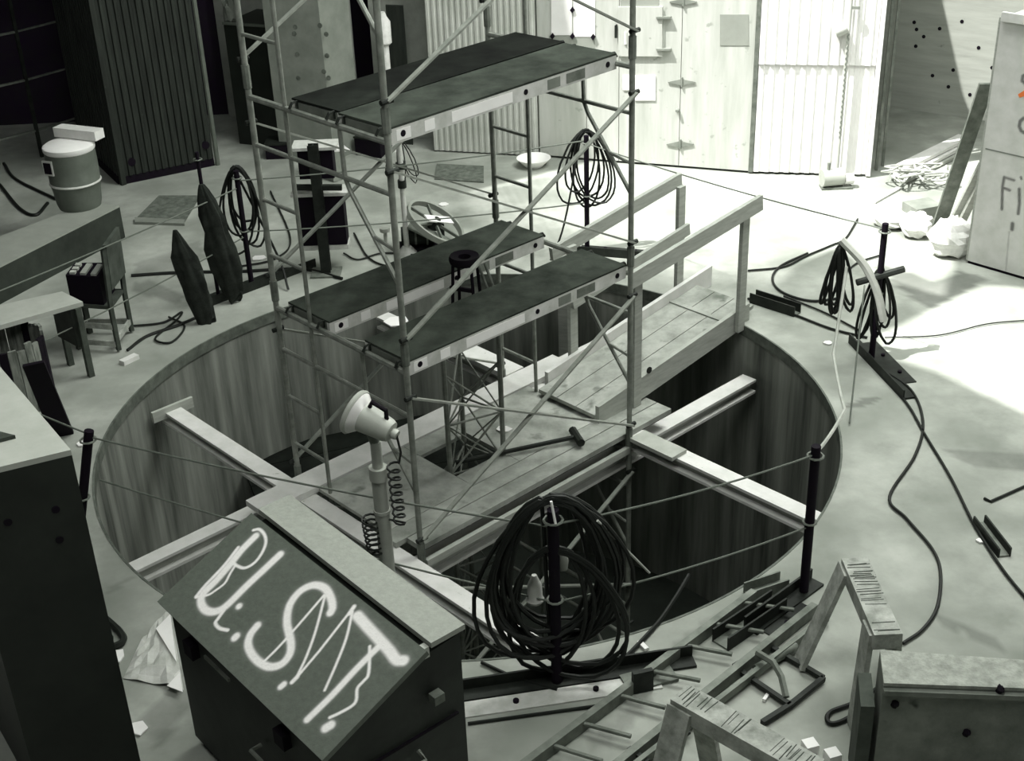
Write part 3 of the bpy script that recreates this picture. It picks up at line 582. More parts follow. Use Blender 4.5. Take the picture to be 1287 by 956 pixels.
def helix(p, q, rr, turns):
    return [p+(q-p)*t+V(rr*math.cos(2*math.pi*turns*t), rr*math.sin(2*math.pi*turns*t), 0) for t in np.linspace(0, 1, turns*9)]
part('coiled_cord', MB().path([lc-ld*.18, lc-ld*.2-Z*.1]+helix(lp+V(.09, -.02, 1.36), lp+V(.10, -.02, .95), .035, 8)+helix(lp+V(-.08, -.02, 1.0), lp+V(-.06, -.02, .75), .045, 7)+helix(lp+V(-.07, -.02, .75), lp+V(-.05, -.02, .3), .025, 6), .007, 5), 'cable', lam, smooth=True)
#================================================================== SPRAY-PAINTED BOX
FL = V(-1.54, -3.55, 0); ux = nrm(V(.983, -1.19, 0)); uy = V(-ux[1], ux[0], 0); LW, DP = 1.56, .82
bx = thing('job_box', 'large dark tool box with white letters sprayed on its sloping lid', 'tool box', FL+ux*LW/2+uy*DP/2)
def bp(x, y, z): return FL+ux*x+uy*y+Z*z
part('body', MB().prism([bp(.02, .02, .06), bp(.02, DP-.01, .06), bp(.02, DP-.01, 1.26), bp(.02, .6, 1.245), bp(.02, .02, .975)], ux*(LW-.04)), 'box', bx)
for x in (.06, LW-.16): part('skid', MB().prism([bp(x, .04, 0), bp(x+.1, .04, 0), bp(x+.1, DP-.04, 0), bp(x, DP-.04, 0)], (0, 0, .06)), 'black', bx)
part('back_ledge', MB().prism([bp(-.0, .625, 1.285), bp(LW, .625, 1.285), bp(LW, .83, 1.285), bp(0, .83, 1.285)], (0, 0, .03)), 'shelf', bx, 'grey flat ledge behind the lid')
# lid with painted letters stored as an attribute in lid coordinates
l0 = bp(-.015, -.02, .99); l1 = bp(LW+.015, -.02, .99); l2 = bp(-.015, .60, 1.27); lu = nrm(l1-l0); lv = nrm(l2-l0); LU, LV = np.linalg.norm(l1-l0), np.linalg.norm(l2-l0); lnn = np.cross(lu, lv)
def onlid(x, y):
    d = ray(x, y); t = ((l0-CAM)@lnn)/(d@lnn); p = CAM+t*d-l0; return p@lu, p@lv
Z1 = lambda x, y: (200+x/3.9, 620+y/3.9)
Z2 = lambda x, y: (200+x/3.9, 711+y/3.9)
strokes = [
 (.017, [Z1(*p) for p in ((485, 225), (420, 290), (360, 365), (290, 445), (235, 500), (218, 540), (235, 580), (270, 595), (315, 585), (360, 550), (440, 470), (520, 395), (605, 315))]),
 (.008, [Z1(*p) for p in ((475, 195), (505, 192), (530, 220), (535, 260), (515, 310), (480, 355), (435, 380), (400, 372), (380, 358))]),
 (.006, [Z1(*p) for p in ((385, 370), (360, 410), (335, 455), (290, 490), (255, 512), (210, 520), (195, 525))]), (.009, [Z1(*p) for p in ((195, 520), (240, 465), (330, 370), (400, 280))]),
 (.014, [Z1(405, 568)]), (.009, [Z1(*p) for p in ((330, 590), (305, 625), (290, 650), (310, 675), (350, 685))]), (.016, [Z1(392, 715), Z1(385, 722)]),
 (.016, [Z1(*p) for p in ((495, 662), (462, 705), (450, 755), (470, 805), (510, 845), (560, 865), (615, 850), (652, 805), (660, 755), (650, 700), (640, 650), (645, 590), (665, 540), (710, 490), (770, 465), (825, 480), (855, 530), (862, 575), (852, 600))]),
 (.006, [Z2(*p) for p in ((530, 482), (600, 412), (700, 300), (820, 160))]), (.006, [Z2(*p) for p in ((825, 165), (780, 335), (735, 460), (690, 555))]),
 (.012, [Z2(610, 608), Z2(625, 595)]), (.011, [Z2(*p) for p in ((665, 585), (690, 560))]), (.006, [Z2(*p) for p in ((690, 560), (800, 430), (960, 225))]), (.011, [Z2(*p) for p in ((945, 250), (968, 215))]),
 (.006, [Z2(*p) for p in ((960, 240), (930, 370), (880, 500), (825, 625))]), (.021, [Z2(*p) for p in ((985, 260), (1030, 310), (1090, 375), (1140, 430), (1175, 475), (1210, 480))]),
 (.013, [Z2(*p) for p in ((1100, 400), (980, 520), (860, 650), (740, 768))]), (.007, [Z2(*p) for p in ((1045, 410), (1040, 540), (1015, 580), (985, 615), (980, 670), (960, 700), (900, 735), (850, 758))]), (.017, [Z2(830, 810), Z2(855, 795)])]
nu, nv = 330, 140
UU, VV2 = np.meshgrid(np.linspace(0, LU, nu), np.linspace(0, LV, nv)); U1, V1 = UU.ravel(), VV2.ravel(); paint = np.zeros(len(U1))
rs = np.random.RandomState(3)
for r0, pts in strokes:
    q = np.array([onlid(*p) for p in pts]); q = np.array([p_[:2] for p_ in spline([V(*p_, 0) for p_ in q], 5)]) if len(q) > 3 else q; dmin = np.full(len(U1), 9.)
    if len(q) == 1: dmin = np.hypot(U1-q[0, 0], V1-q[0, 1])
    for i in range(len(q)-1):
        e = q[i+1]-q[i]; t = np.clip(((U1-q[i, 0])*e[0]+(V1-q[i, 1])*e[1])/(e@e+1e-12), 0, 1); dmin = np.minimum(dmin, np.hypot(U1-q[i, 0]-t*e[0], V1-q[i, 1]-t*e[1]))
    r0 *= .72 if r0 < .012 else .95; soft = r0*.7+.0035; pv = np.clip((r0+soft-dmin)/soft, 0, 1); paint = 1-(1-paint)*(1-pv**1.3*.98)*(1-.22*np.clip(1-dmin/(r0*3.2), 0, 1)**1.5*(r0 > .009))
paint = np.clip(paint*(1+rs.uniform(-.08, .08, len(paint))), 0, 1)
lm = MB(); top = [l0+lu*a+lv*b+lnn*.03 for a, b in zip(U1, V1)]
lm.add(top, [(j*nu+i, j*nu+i+1, (j+1)*nu+i+1, (j+1)*nu+i) for j in range(nv-1) for i in range(nu-1)]); nt = len(top)
per = [i for i in range(nu)]+[j*nu+nu-1 for j in range(1, nv)]+[(nv-1)*nu+i for i in range(nu-2, -1, -1)]+[j*nu for j in range(nv-2, 0, -1)]
lm.v += [tuple(top[i]-lnn*.03) for i in per]; k_ = len(per); lm.f += [(per[i], nt+i, nt+(i+1) % k_, per[(i+1) % k_]) for i in range(k_)]
lm.f.append(tuple(range(nt, nt+k_))[::-1])
lo = part('lid', lm, 'lid', bx, 'sloping lid lettered U.S.N.T. in white spray paint')
ca = lo.data.color_attributes.new('paint', 'FLOAT_COLOR', 'POINT'); pv = np.zeros(len(lm.v)); pv[:nt] = paint; ca.data.foreach_set('color', np.c_[pv, pv, pv, 1+0*pv].astype('f').ravel())
for x in (.3, 1.2): part('padlock_housing', MB().box(bp(x-.05, -.0, .84), ux*.09, uy*.05, Z*.09), 'black', bx)
part('side_handle', MB().path([bp(LW, .2, .72), bp(LW+.06, .2, .7), bp(LW+.06, .5, .7), bp(LW, .5, .72)], .012, 6), 'steelm', bx)
part('latch', MB().box(bp(LW+.02, .62, 1.0), ux*.05, uy*.06, Z*.05), 'steelm', bx); part('latch', MB().box(bp(LW*.98, .6, 1.26), ux*.04, uy*.04, Z*.06), 'pole', bx)
part('front_handle', MB().path([bp(.9, 0, .62), bp(.9, -.06, .62), bp(1.15, -.06, .62), bp(1.15, 0, .62)], .012, 6), 'steelm', bx)
part('hasp', MB().box(bp(.55, -.01, .9), ux*.25, uy*.012, Z*.02), 'steelm', bx)
part('door_seam', MB().box(bp(LW-.008, .4, .8), ux*.012, uy*.72, Z*.012), 'black', bx)
#================================================================== TALL CABINET AT THE LEFT
zc = 2.12; c0 = at(89, 565, zc); c1 = at(-60, 601, zc); c2 = at(-20, 437, zc); c0[2] = c1[2] = c2[2] = 0
c3 = c1+(c2-c0)
cb = thing('tall_cabinet', 'tall dark steel cabinet with pale top at the left front', 'cabinet', (c0+c3)/2)
part('body', MB().prism([c0, c1, c3, c2], (0, 0, zc-.03)), 'cab', cb); part('top', MB().prism([c0+Z*(zc-.03), c1+Z*(zc-.03), c3+Z*(zc-.03), c2+Z*(zc-.03)], (0, 0, .03)), 'cabt', cb, 'pale top')  # top much paler than the body
cdir = nrm(c1-c0); cnn = V(-cdir[1], cdir[0], 0)
if cnn@(CAM-c0) < 0: cnn = -cnn
for x, y in ((70, 640), (10, 656), (75, 678)): part('bolt_hole', MB().lathe([(.02, 0), (.02, .004)], onv(x, y, c0, cdir), cnn, 10), 'black', cb)
part('wedge', MB().sheet([at(0, 546, zc), at(20, 551, zc), at(0, 556, zc)], .02), 'woodd', cb)
#================================================================== RIGHT CRATE WITH LETTERING
k0 = V(4.915, 2.749, 0); ka = B; kb = A; KH = 2.40
cr = thing('plywood_crate', 'big grey plywood crate with hand lettered side at the right edge', 'crate', k0+ka*1.2+kb*.6)
n1, n2 = 240, 200; KW = 2.4
pu, pv2 = np.meshgrid(np.linspace(0, KW, n1), np.linspace(.03, KH, n2)); pu, pv2 = pu.ravel(), pv2.ravel()
def oncr(x, y): p = onv(x, y, k0, ka); return (p-k0)@ka, p[2]
G = lambda x, y: (1107+x/7.13, 220+y/7.13)
H2 = lambda x, y: (1130+x/8.17, 110+y/8.17)
lets = [(.012, [G(1115, 15), G(1100, 100), (1260.5, 262)]), (.010, [G(1115, 15), G(1205, 40)]), (.011, [G(1105, 110), G(1165, 130)]), (.013, [G(1250, 120), G(1252, 250), G(1240, 340)]), (.010, [G(1265, 15), G(1270, 30)]), (.016, [G(1190, 430), G(1185, 480)]),
        (.014, [H2(1290, 310), H2(1255, 340), H2(1245, 395), H2(1265, 440), H2(1300, 460)]), (.013, [(1293, 92), (1287, 95), (1286, 101), (1292, 106)]), (.006, [G(1160, 500), G(1130, 850)])]
ppt = np.zeros(len(pu))
for r0, pts in lets:
    q = np.array([oncr(*p) for p in pts]); dm = np.full(len(pu), 9.)
    for i in range(len(q)-1):
        e = q[i+1]-q[i]; t = np.clip(((pu-q[i, 0])*e[0]+(pv2-q[i, 1])*e[1])/(e@e+1e-12), 0, 1); dm = np.minimum(dm, np.hypot(pu-q[i, 0]-t*e[0], pv2-q[i, 1]-t*e[1]))
    ppt = np.maximum(ppt, np.clip((r0*1.6-dm)/(r0*.8), 0, 1)*(.8 if r0 > .006 else .35))
km = MB(); kn = V(ka[1], -ka[0], 0)
if kn@(CAM-k0) < 0: kn = -kn
km.add([k0+ka*a+Z*b+kn*.02 for a, b in zip(pu, pv2)], [(j*n1+i, j*n1+i+1, (j+1)*n1+i+1, (j+1)*n1+i) for j in range(n2-1) for i in range(n1-1)])
fp = part('lettered_panel', km, 'crate', cr, 'front panel lettered FI in dark paint with an orange dab')
c_ = fp.data.color_attributes.new('paint', 'FLOAT_COLOR', 'POINT'); c_.data.foreach_set('color', np.c_[ppt, ppt, ppt, 1+0*ppt].astype('f').ravel())
part('body', MB().prism([k0+Z*.03, k0+ka*KW+Z*.03, k0+ka*KW+kb*1.2+Z*.03, k0+kb*1.2+Z*.03], (0, 0, KH-.03)), 'crate', cr)
p0, p1 = onv(1240, 186, k0, ka)+kn*.02, onv(1287, 204, k0, ka)+kn*.02
part('seam', MB().bar(p0, p0+ka*(KW-.2), .006, .012), 'iron', cr); part('skid', MB().bar(k0+Z*.015-kn*.02, k0+ka*KW+Z*.015-kn*.02, .06, .03), 'black', cr); part('skid', MB().bar(k0+Z*.015-kn*1.1, k0+ka*KW+Z*.015-kn*1.1, .06, .03), 'black', cr)
part('corner_strip', MB().bar(k0+Z*.03-ka*.012, k0+Z*KH-ka*.012, .02, .03, kn), 'wood', cr)
q = [onv(x, y, k0, ka)+kn*.021 for x, y in ((1281, 118), (1290, 112), (1290, 120), (1283, 122))]; part('orange_dab', MB().prism(q, kn*.003), 'orange', cr, 'orange paint dab')
part('top_board', MB().bar(onv(1262, 22, k0, ka)+kn*.04+Z*.02, onv(1262, 22, k0, ka)+ka*1.3+kn*.04+Z*.02, .04, .08), 'woodl', cr)
#================================================================== SAWHORSES, BLOCK AND LADDER
def sawhorse(p0, p1, label, wd=.15, hgt=.75, near=.2):
    p0, p1 = V(*p0, hgt), V(*p1, hgt); d = nrm(p1-p0); x = V(d[1], -d[0], 0); th = thing('sawhorse', label, 'sawhorse', V(*((p0+p1)/2)[:2], 0), 'sawhorses at the lower right')
    for o_ in (-.026, .0262): pass
    part('top_beam', MB().bar(p0-Z*.05, p1-Z*.05, wd, .1), 'woodg', th)
    nb = 22; LN_ = np.linalg.norm(p1-p0)
    for i in range(nb):
        q = p0+d*LN_*random.uniform(.03, .97); a_, b_ = random.uniform(-.49, -.3), random.uniform(.2, .49)
        part('crack', MB().bar(q+x*wd*a_+Z*.0005, q+x*wd*b_+Z*.0005+d*random.uniform(-.008, .008), random.uniform(.002, .005), .004), 'woodd', th)
    for e, sg in ((p0+d*.06, 1), (p1-d*.1, -1)):
        for s in (-1, 1):
            part('leg', MB().bar(e+x*s*(wd/2-.0)-Z*.03, V(*(e+x*s*(wd/2+(.2 if sg == 1 else near))-d*sg*.02)[:2], .02), .03, .14, d), 'woodg', th)
sawhorse((2.30, -3.05), (2.31, -3.74), near=.03, label='weathered sawhorse whose beam butts against the rough concrete block')
sawhorse((1.15, -4.12), (1.72, -4.68), label='weathered sawhorse over the ladder at the bottom of the photo')
bz = .76; b0, b1, b2, b3 = at(1106, 816, bz), at(1330, 832, bz), at(1330, 866, bz), at(1111, 858, bz)
blk = thing('concrete_block', 'long rough concrete block at the lower right corner beside the sawhorse', 'block', V(*((b0+b2)/2)[:2], 0))
fl_ = [V(*q[:2], 0) for q in (b0, b1, b2, b3)]
part('body', MB().prism(fl_, (0, 0, bz-.02)), 'block', blk); part('top', MB().prism([q+Z*(bz-.02) for q in fl_], (0, 0, .02)), 'blocklit', blk)  # light on the top put into a paler copy of the concrete
bd = nrm(fl_[2]-fl_[3]); bn = V(bd[1], -bd[0], 0)
for x, y in ((1257, 866), (1215, 920), (1125, 884)): part('bolt_hole', MB().blob(onv(x, y, fl_[3], bd), .025, .025, .025, 8, 5, .2), 'black', blk)
part('sill', MB().bar(fl_[3]+bn*.012+Z*(bz-.045), fl_[2]+bn*.012+Z*(bz-.045), .03, .03), 'block', blk)
part('bracket', MB().prism([fl_[0]-bd*.03, fl_[3]-bd*.03, fl_[3]-bd*.1, fl_[0]-bd*.1], (0, 0, .6)), 'woodd', blk)
# ladder on the floor
lz = .09
r1a, r1b, r2a, r2b = at(640, 970, lz), at(948, 740, lz), at(768, 962, lz), at(1024, 757, lz)
ld_ = thing('ladder', 'dark steel ladder lying on the floor in front of the pit', 'ladder', V(*((r1a+r2b)/2)[:2], 0))
for p, q in ((r1a, r1b), (r2a, r2b)): part('side_rail', MB().bar(p-Z*.045, q-Z*.045, .045, .08), 'steelm', ld_)
ldir = nrm(r1b-r1a)
for (xa, ya), (xb, yb) in (((933, 757), (998, 766)), ((895, 783), (960, 794)), ((858, 810), (920, 822)), ((815, 842), (880, 855)), ((772, 872), (836, 889)), ((726, 907), (793, 925)), ((690, 935), (757, 956))):
    p, q = at(xa, ya, lz-.03), at(xb, yb, lz-.03); part('rung', MB().tube(p, q, .014, 8), 'steelm', ld_, smooth=True)
r3a, r3b = at(798, 962, .05), at(1040, 775, .05)
part('hook_rail', MB().bar(r3a, r3b, .03, .05), 'steelm', ld_)
for (x, y), (x2, y2) in (((838, 902), (866, 922)), ((790, 940), (815, 957))): part('tie_bar', MB().bar(at(x, y, .05), at(x2, y2, .05), .03, .02), 'steel', ld_)
fr_ = [at(922, 838, .03), at(967, 812, .03), at(1035, 852, .03), at(993, 886, .03)]
ff = thing('ladder_standoff', 'square steel stand-off frame lying beside the ladder rail', 'frame', V(*fr_[0][:2], 0))
for i in range(4): part('frame_bar', MB().bar(fr_[i], fr_[(i+1) % 4], .03, .03), 'steel', ff)
part('frame_bar', MB().bar(at(993, 886, .03), at(958, 908, .03), .03, .03), 'steel', ff)
part('bent_strap', MB().path([at(952, 820, .12), at(972, 832, .14), at(982, 850, .1), at(988, 876, .04)], .022, 6), 'steelm', ff)
def chan(x0, y0, x1, y1, label, wd=.12, h=.1, mt='steel'):
    p, q = at(x0, y0, 0), at(x1, y1, 0); d = nrm(q-p); x = V(d[1], -d[0], 0)
    th = thing('steel_channel', label, 'channel', (p+q)/2, 'loose steel channels on the floor')
    for o_ in (-wd/2, wd/2): part('flange', MB().bar(p+x*o_+Z*h/2, q+x*o_+Z*h/2, .012, h), mt, th)
    part('web', MB().bar(p+Z*.008, q+Z*.008, wd-.012, .012), 'steelm', th); return th
chan(905, 812, 978, 762, 'dark channel lying between the ladder rails')
chan(1230, 658, 1262, 700, 'short dark channel on the floor at the right edge', .08, .07)
chan(946, 378, 1002, 396, 'dark channel on the rim at the top of the ramp', .1, .1)
chan(940, 750, 985, 735, 'short bright ended channel by the ladder tip', .1, .08, 'steelm')
# bracket under the ladder near the coil
bk = at(818, 868)
br = thing('angle_bracket', 'bent steel bracket under the ladder beside the coil post', 'bracket', bk)
part('plate', MB().box(bk+V(.0, .1, .012), V(.3, .1, 0), V(-.05, .15, 0), Z*.02), 'steelm', br); part('upright', MB().box(bk+V(-.05, .0, .08), V(.12, .03, 0), V(-.01, .03, 0), Z*.15), 'steel', br)
solo('floor_bar', MB().tube(at(588, 909, .012), at(770, 884, .012), .01, 6), 'steel', 'thin steel rod on the floor parallel to the coil post base', 'rod')
solo('pipe_stub', MB().tube(at(950, 841, .04), at(1000, 812, .04), .03, 10), 'steelm', 'short pipe lying over the stand-off frame', 'pipe', None, True)
solo('bent_rod', MB().path([at(1237, 626, .012), at(1245, 630, .012), at(1290, 610, .012)], .011, 6), 'steel', 'small bent rod on the floor at the right edge', 'rod')
def wbox(x, y, label):
    p = at(x, y, 0); th = thing('white_box', label, 'box', p, 'small white boxes by the block')
    part('body', MB().box(p+Z*.05, V(.07, .02, 0), V(-.02, .07, 0), Z*.1), 'paper', th); part('opening', MB().box(p+Z*.03+V(.012, -.038, 0), V(.045, .013, 0), V(0, .004, 0), Z*.03), 'steel', th)
wbox(1017, 950, 'small white box open at the front beside the lower sawhorse'); wbox(1045, 962, 'small white box half cut by the bottom edge of the photo')
#================================================================== FLOOR CABLES
def cable(px, label, r=.0115, z=.016, mt='cable', k=8):
    return solo('floor_cable', MB().path(spline([at(x, y, z) for x, y in px], k), r, 6), mt, label, 'cable', 'cables lying on the floor', True)
cable([(1105, 462), (1145, 490), (1160, 530), (1150, 572), (1118, 624), (1140, 652), (1172, 690), (1182, 720), (1178, 762), (1160, 790), (1135, 808)], 'kinked black cable curving down to the weathered sawhorse')
cable([(1105, 468), (1140, 507), (1162, 545), (1195, 600), (1225, 660), (1260, 715), (1295, 758)], 'black cable running straight to the right edge of the photo')
cable([(940, 340), (985, 335), (1012, 322), (1045, 308), (1062, 300), (1078, 275)], 'cable along the sunlit edge beyond the ramp', .01)
cable([(1015, 318), (980, 335), (971, 352), (985, 368), (1020, 378), (1058, 374)], 'open cable loop on the floor right of the ramp', .012)
cable([(940, 375), (1000, 396), (1045, 413), (1090, 424)], 'cable from the ramp top to the tangled post', .011); cable([(985, 372), (1035, 392), (1080, 415)], 'second cable behind the rim channel', .009)
cable([(1112, 424), (1180, 421), (1240, 407), (1295, 402)], 'thin wire crossing the sunlit patch of floor', .006)
cable([(165, 346), (230, 342), (300, 341), (380, 338), (430, 350)], 'dark hose behind the two jackets', .016); cable([(160, 410), (205, 405), (228, 392), (222, 402), (195, 425), (215, 430), (232, 410), (212, 398)], 'tangled wire on the floor right of the chair', .01)
cable([(160, 440), (185, 422), (225, 408), (262, 392)], 'black cable leading from the chair to the rim channel', .014)
cable([(1135, 862), (1100, 880), (1060, 905), (1042, 908), (1043, 895), (1075, 882), (1110, 860)], 'cable loop poking out beside the concrete block', .014)
cable([(605, 832), (650, 852), (700, 866)], 'cable sagging across the floor from the sprayed box to the coil post', .011)
cable([(340, 240), (365, 300), (345, 325), (300, 335)], 'curved wire beside the panel stand', .01); cable([(445, 293), (465, 325), (500, 335), (545, 325)], 'wire snaking between panel stand and stanchion', .01)
cable([(432, 318), (450, 326), (480, 318), (520, 320)], 'short wire at the foot of the panel stand', .009); cable([(1108, 320), (1078, 330), (1060, 345)], 'pale cable beside the tangled post', .009)
cable([(0, 232), (25, 262), (45, 270), (60, 255)], 'dark hose at the far left floor', .02); cable([(5, 205), (20, 225), (70, 250)], 'dark cable beside the grey drum', .018)
#================================================================== LEFT: DRUM, LEDGE, CHAIR, BENCH
cz = .37; d0, d1, d2_, d3_ = [V(*at(x, y, cz)[:2], 0) for x, y in ((-40, 354), (150, 258), (112, 254), (-40, 312))]
lg = thing('concrete_ledge', 'long low concrete ledge carrying the grey drum', 'ledge', (d0+d2_)/2)
part('body', MB().prism([d0, d1, d2_, d3_], (0, 0, cz-.02)), 'ledge', lg); part('top', MB().prism([q+Z*(cz-.02) for q in (d0, d1, d2_, d3_)], (0, 0, .02)), 'greyp', lg)  # shade of the front put into a body colour far darker than the top
dc = at(101, 258, cz); dr = thing('grey_drum', 'grey steel drum with white lid on the concrete ledge', 'drum', dc)
part('shell', MB().lathe([(.22, .0), (.235, .05), (.25, .2), (.262, .27), (.27, .28), (.262, .29), (.265, .5), (.262, .62), (.25, .63)], dc, Z, 28), 'drum', dr, smooth=True)
part('lid', MB().lathe([(.255, .62), (.27, .64), (.27, .68), (.24, .70), (.05, .705)], dc, Z, 28), 'paper', dr, 'white lid', True)
part('hoop', MB().lathe([(.266, .27), (.275, .28), (.266, .295)], dc, Z, 28), 'tubel', dr, smooth=True)
ldv = nrm(V(-.35, -.93, 0)); lx = V(-ldv[1], ldv[0], 0); pc = dc+ldv*.268+Z*.50-lx*.1*1; part('label_frame', MB().box(pc, lx*.12, ldv*.015, Z*.16), 'tubel', dr); part('label', MB().box(pc+ldv*.004, lx*.09, ldv*.016, Z*.12), 'black', dr)
wb = at(100, 172, cz+.71); solo('timber_block', MB().box(wb+Z*.05, V(.5, -.22, 0), V(.06, .14, 0), Z*.1), 'woodl', 'pale timber offcut lying on the drum lid', 'timber')
# chair with battery box
f = [at(100, 438), at(150, 442), at(166, 418), at(113, 418)]
ch = thing('wooden_chair', 'dark wooden chair carrying a black battery box', 'chair', sum(f)/4)
sz = .42
for i in (0, 3): part('leg', MB().bar(f[i]+Z*.0, f[i]+Z*sz, .045, .045, A), 'woodd', ch)
for i in (1, 2): part('back_post', MB().path([f[i]+Z*.02, f[i]+Z*sz, f[i]+V(.02, .04, 1.0)], .026, 4), 'woodd', ch)
cc = sum(f)/4; part('seat', MB().prism([f[0]+Z*sz, f[1]+Z*sz, f[2]+Z*sz, f[3]+Z*sz], (0, 0, .03)), 'woodd', ch)
for i, j, z in ((0, 1, .08), (1, 2, .12), (2, 3, .12), (0, 3, .12), (0, 1, .25)): part('stretcher', MB().bar(f[i]+Z*z, f[j]+Z*z, .025, .05), 'woodg', ch)
part('back_rest', MB().hexa([f[1]+V(.01, .02, .6), f[2]+V(.01, .02, .6), f[2]+V(.04, .02, .6), f[1]+V(.04, .02, .6)], [f[1]+V(.02, .04, 1.02), f[2]+V(.02, .04, 1.04), f[2]+V(.05, .04, 1.04), f[1]+V(.05, .04, 1.02)]), 'woodd', ch)
bt = thing('battery_box', 'black battery with pale terminals on the chair seat', 'battery', cc+Z*(sz+.03)); q = [f[0]+(f[1]-f[0])*-.08, f[1]+(f[0]-f[1])*.12, f[2]+(f[3]-f[2])*.12, f[3]+(f[2]-f[3])*-.08]
bb = [V(*(q_*.85+cc*.15)[:2], sz+.03) for q_ in q]; part('case', MB().prism(bb, (0, 0, .27)), 'black', bt)
for i in range(3):
    for j in range(3 if i == 0 else 1):
        a0_ = bb[0]+(bb[1]-bb[0])*(.1+.32*i)+(bb[3]-bb[0])*(.08+.3*j); e1, e2 = (bb[1]-bb[0])*.17, (bb[3]-bb[0])*(.18 if i == 0 else .8)
        part('terminal', MB().prism([a0_+Z*.27, a0_+e1+Z*.27, a0_+e1+e2+Z*.27, a0_+e2+Z*.27], (0, 0, .02)), 'cabt', bt)
# bench and stave barrel
hz = .70; e = [at(-40, 420, hz), at(104, 379, hz), at(78, 366, hz), at(-40, 392, hz)]
bn_ = thing('work_bench', 'low bench with a worn grey top at the left edge', 'bench', V(*(sum(e)/4)[:2], 0))
part('top', MB().prism([q-Z*.04 for q in e], (0, 0, .04)), 'cabt', bn_)
for i in (1, 2): part('leg', MB().bar(V(*(e[i]-(e[1]-e[0])*.06)[:2], .0), V(*(e[i]-(e[1]-e[0])*.06)[:2], hz-.04), .05, .05, A), 'woodd', bn_)
part('leg', MB().bar(V(*e[3][:2], .0), V(*e[3][:2], hz-.04), .05, .05, A), 'woodd', bn_)
part('end_panel', MB().prism([V(*(e[1]-(e[1]-e[0])*.09)[:2], .3), V(*(e[2]-(e[1]-e[0])*.09)[:2], .3), V(*(e[2]-(e[1]-e[0])*.12)[:2], .3), V(*(e[1]-(e[1]-e[0])*.12)[:2], .3)], (0, 0, .36)), 'steel', bn_)
bc = at(26, 505, 0); br2 = thing('stave_barrel', 'worn barrel of streaked staves in front of the low bench', 'barrel', bc)
for k in range(26):
    a = 2*math.pi*k/26; a2 = a+2*math.pi/26*.92; r0 = .30; hh = .60+random.uniform(-.03, .03)
    q = [bc+V(r*math.cos(t), r*math.sin(t), .01) for r, t in ((r0, a), (r0, a2), (r0-.025, a2), (r0-.025, a))]; part('stave', MB().prism(q, (0, 0, hh)), 'stave' if k % 5 else 'black', br2)
part('bottom', MB().lathe([(.27, .01), (.27, .04)], bc, Z, 26), 'black', br2)
fb = at(40, 458, .95); fbb = at(82, 548, .0)
solo('leaning_board', MB().hexa([fbb+V(-.1, -.03, .0), fbb+V(.06, .03, 0), fbb+V(.05, .07, 0), fbb+V(-.11, .01, 0)], [fb+V(-.06, -.03, 0), fb+V(.08, .03, 0), fb+V(.07, .07, 0), fb+V(-.07, .01, 0)]), 'black', 'black board standing on edge between the bench and the tall cabinet', 'board')
#================================================================== PANEL STAND, WHEEL, MOTOR
ib = V(-1.468, 3.076, 0); ps = thing('panel_stand', 'steel post carrying two black panel boxes behind the pit', 'stand', ib)
part('post', MB().bar(ib+Z*.02, ib+Z*1.35, .10, .012, V(0, 1, 0)).bar(ib+V(0, .07, .02), ib+V(0, .07, 1.35), .10, .012, V(0, 1, 0)).bar(ib+V(0, .035, .02), ib+V(0, .035, 1.35), .012, .06, V(0, 1, 0)), 'steel', ps)
part('base_plate', MB().box(ib+V(0, .03, .01), V(.3, 0, 0), V(0, .25, 0), Z*.02), 'steelm', ps)
def pbox(z0_, z1_, wd, nm):
    b_ = part(nm, MB().box(ib+V(0, .2, (z0_+z1_)/2), V(wd, 0, 0), V(0, .2, 0), Z*(z1_-z0_)), 'black', ps); part('lid_edge', MB().box(ib+V(0, .2, z1_+.02), V(wd+.1, 0, 0), V(0, .26, 0), Z*.03), 'tubel', b_); return b_
pbox(.98, 1.27, .34, 'upper_panel_box'); pbox(.28, .80, .46, 'lower_panel_box')
part('cross_bar', MB().bar(ib+V(-.24, .05, .92), ib+V(.24, .05, .90), .05, .05), 'steel', ps); part('bottom_bar', MB().bar(ib+V(-.24, .2, .25), ib+V(.24, .2, .25), .2, .05), 'tubel', ps)
wc_ = at(547, 280, .28); wn = .52*rt+.69*up-.5*fw; wx = nrm(np.cross(wn, Z)); wy = np.cross(wn, wx)
sw = thing('spoked_wheel', 'grey spoked wheel tilted on the floor behind the rear plank', 'wheel', V(*wc_[:2], 0))
part('rim', MB().lathe([(.305, -.03), (.335, -.03), (.335, .03), (.305, .03), (.305, -.03)], wc_, wn, 36), 'fan', sw, smooth=True)
for k in range(3):
    a = .6+k*math.pi/3*1.0; d = wx*math.cos(a)+wy*math.sin(a); part('spoke', MB().bar(wc_-d*.3, wc_+d*.3, .02, .03, wn), 'steelm', sw)
part('hub', MB().lathe([(.06, -.06), (.06, .05), (.03, .06)], wc_, wn, 14), 'steel', sw, smooth=True)
a = 0.0; d = nrm(rt*.7+up*.5-wn*((rt*.7+up*.5)@wn)); part('white_bar', MB().bar(wc_-d*.16+wn*.05, wc_+d*.2+wn*.05, .10, .015, wn), 'paper', sw, 'white bar across the hub')
part('stand_foot', MB().bar(V(*(wc_+V(.05, .1, 0))[:2], .0), wc_+V(.05, .1, -.05), .05, .05, A), 'steel', sw)
mp_ = at(520, 312, .0); mo = thing('motor_unit', 'dark motor unit on the floor under the wheel edge', 'motor', mp_)
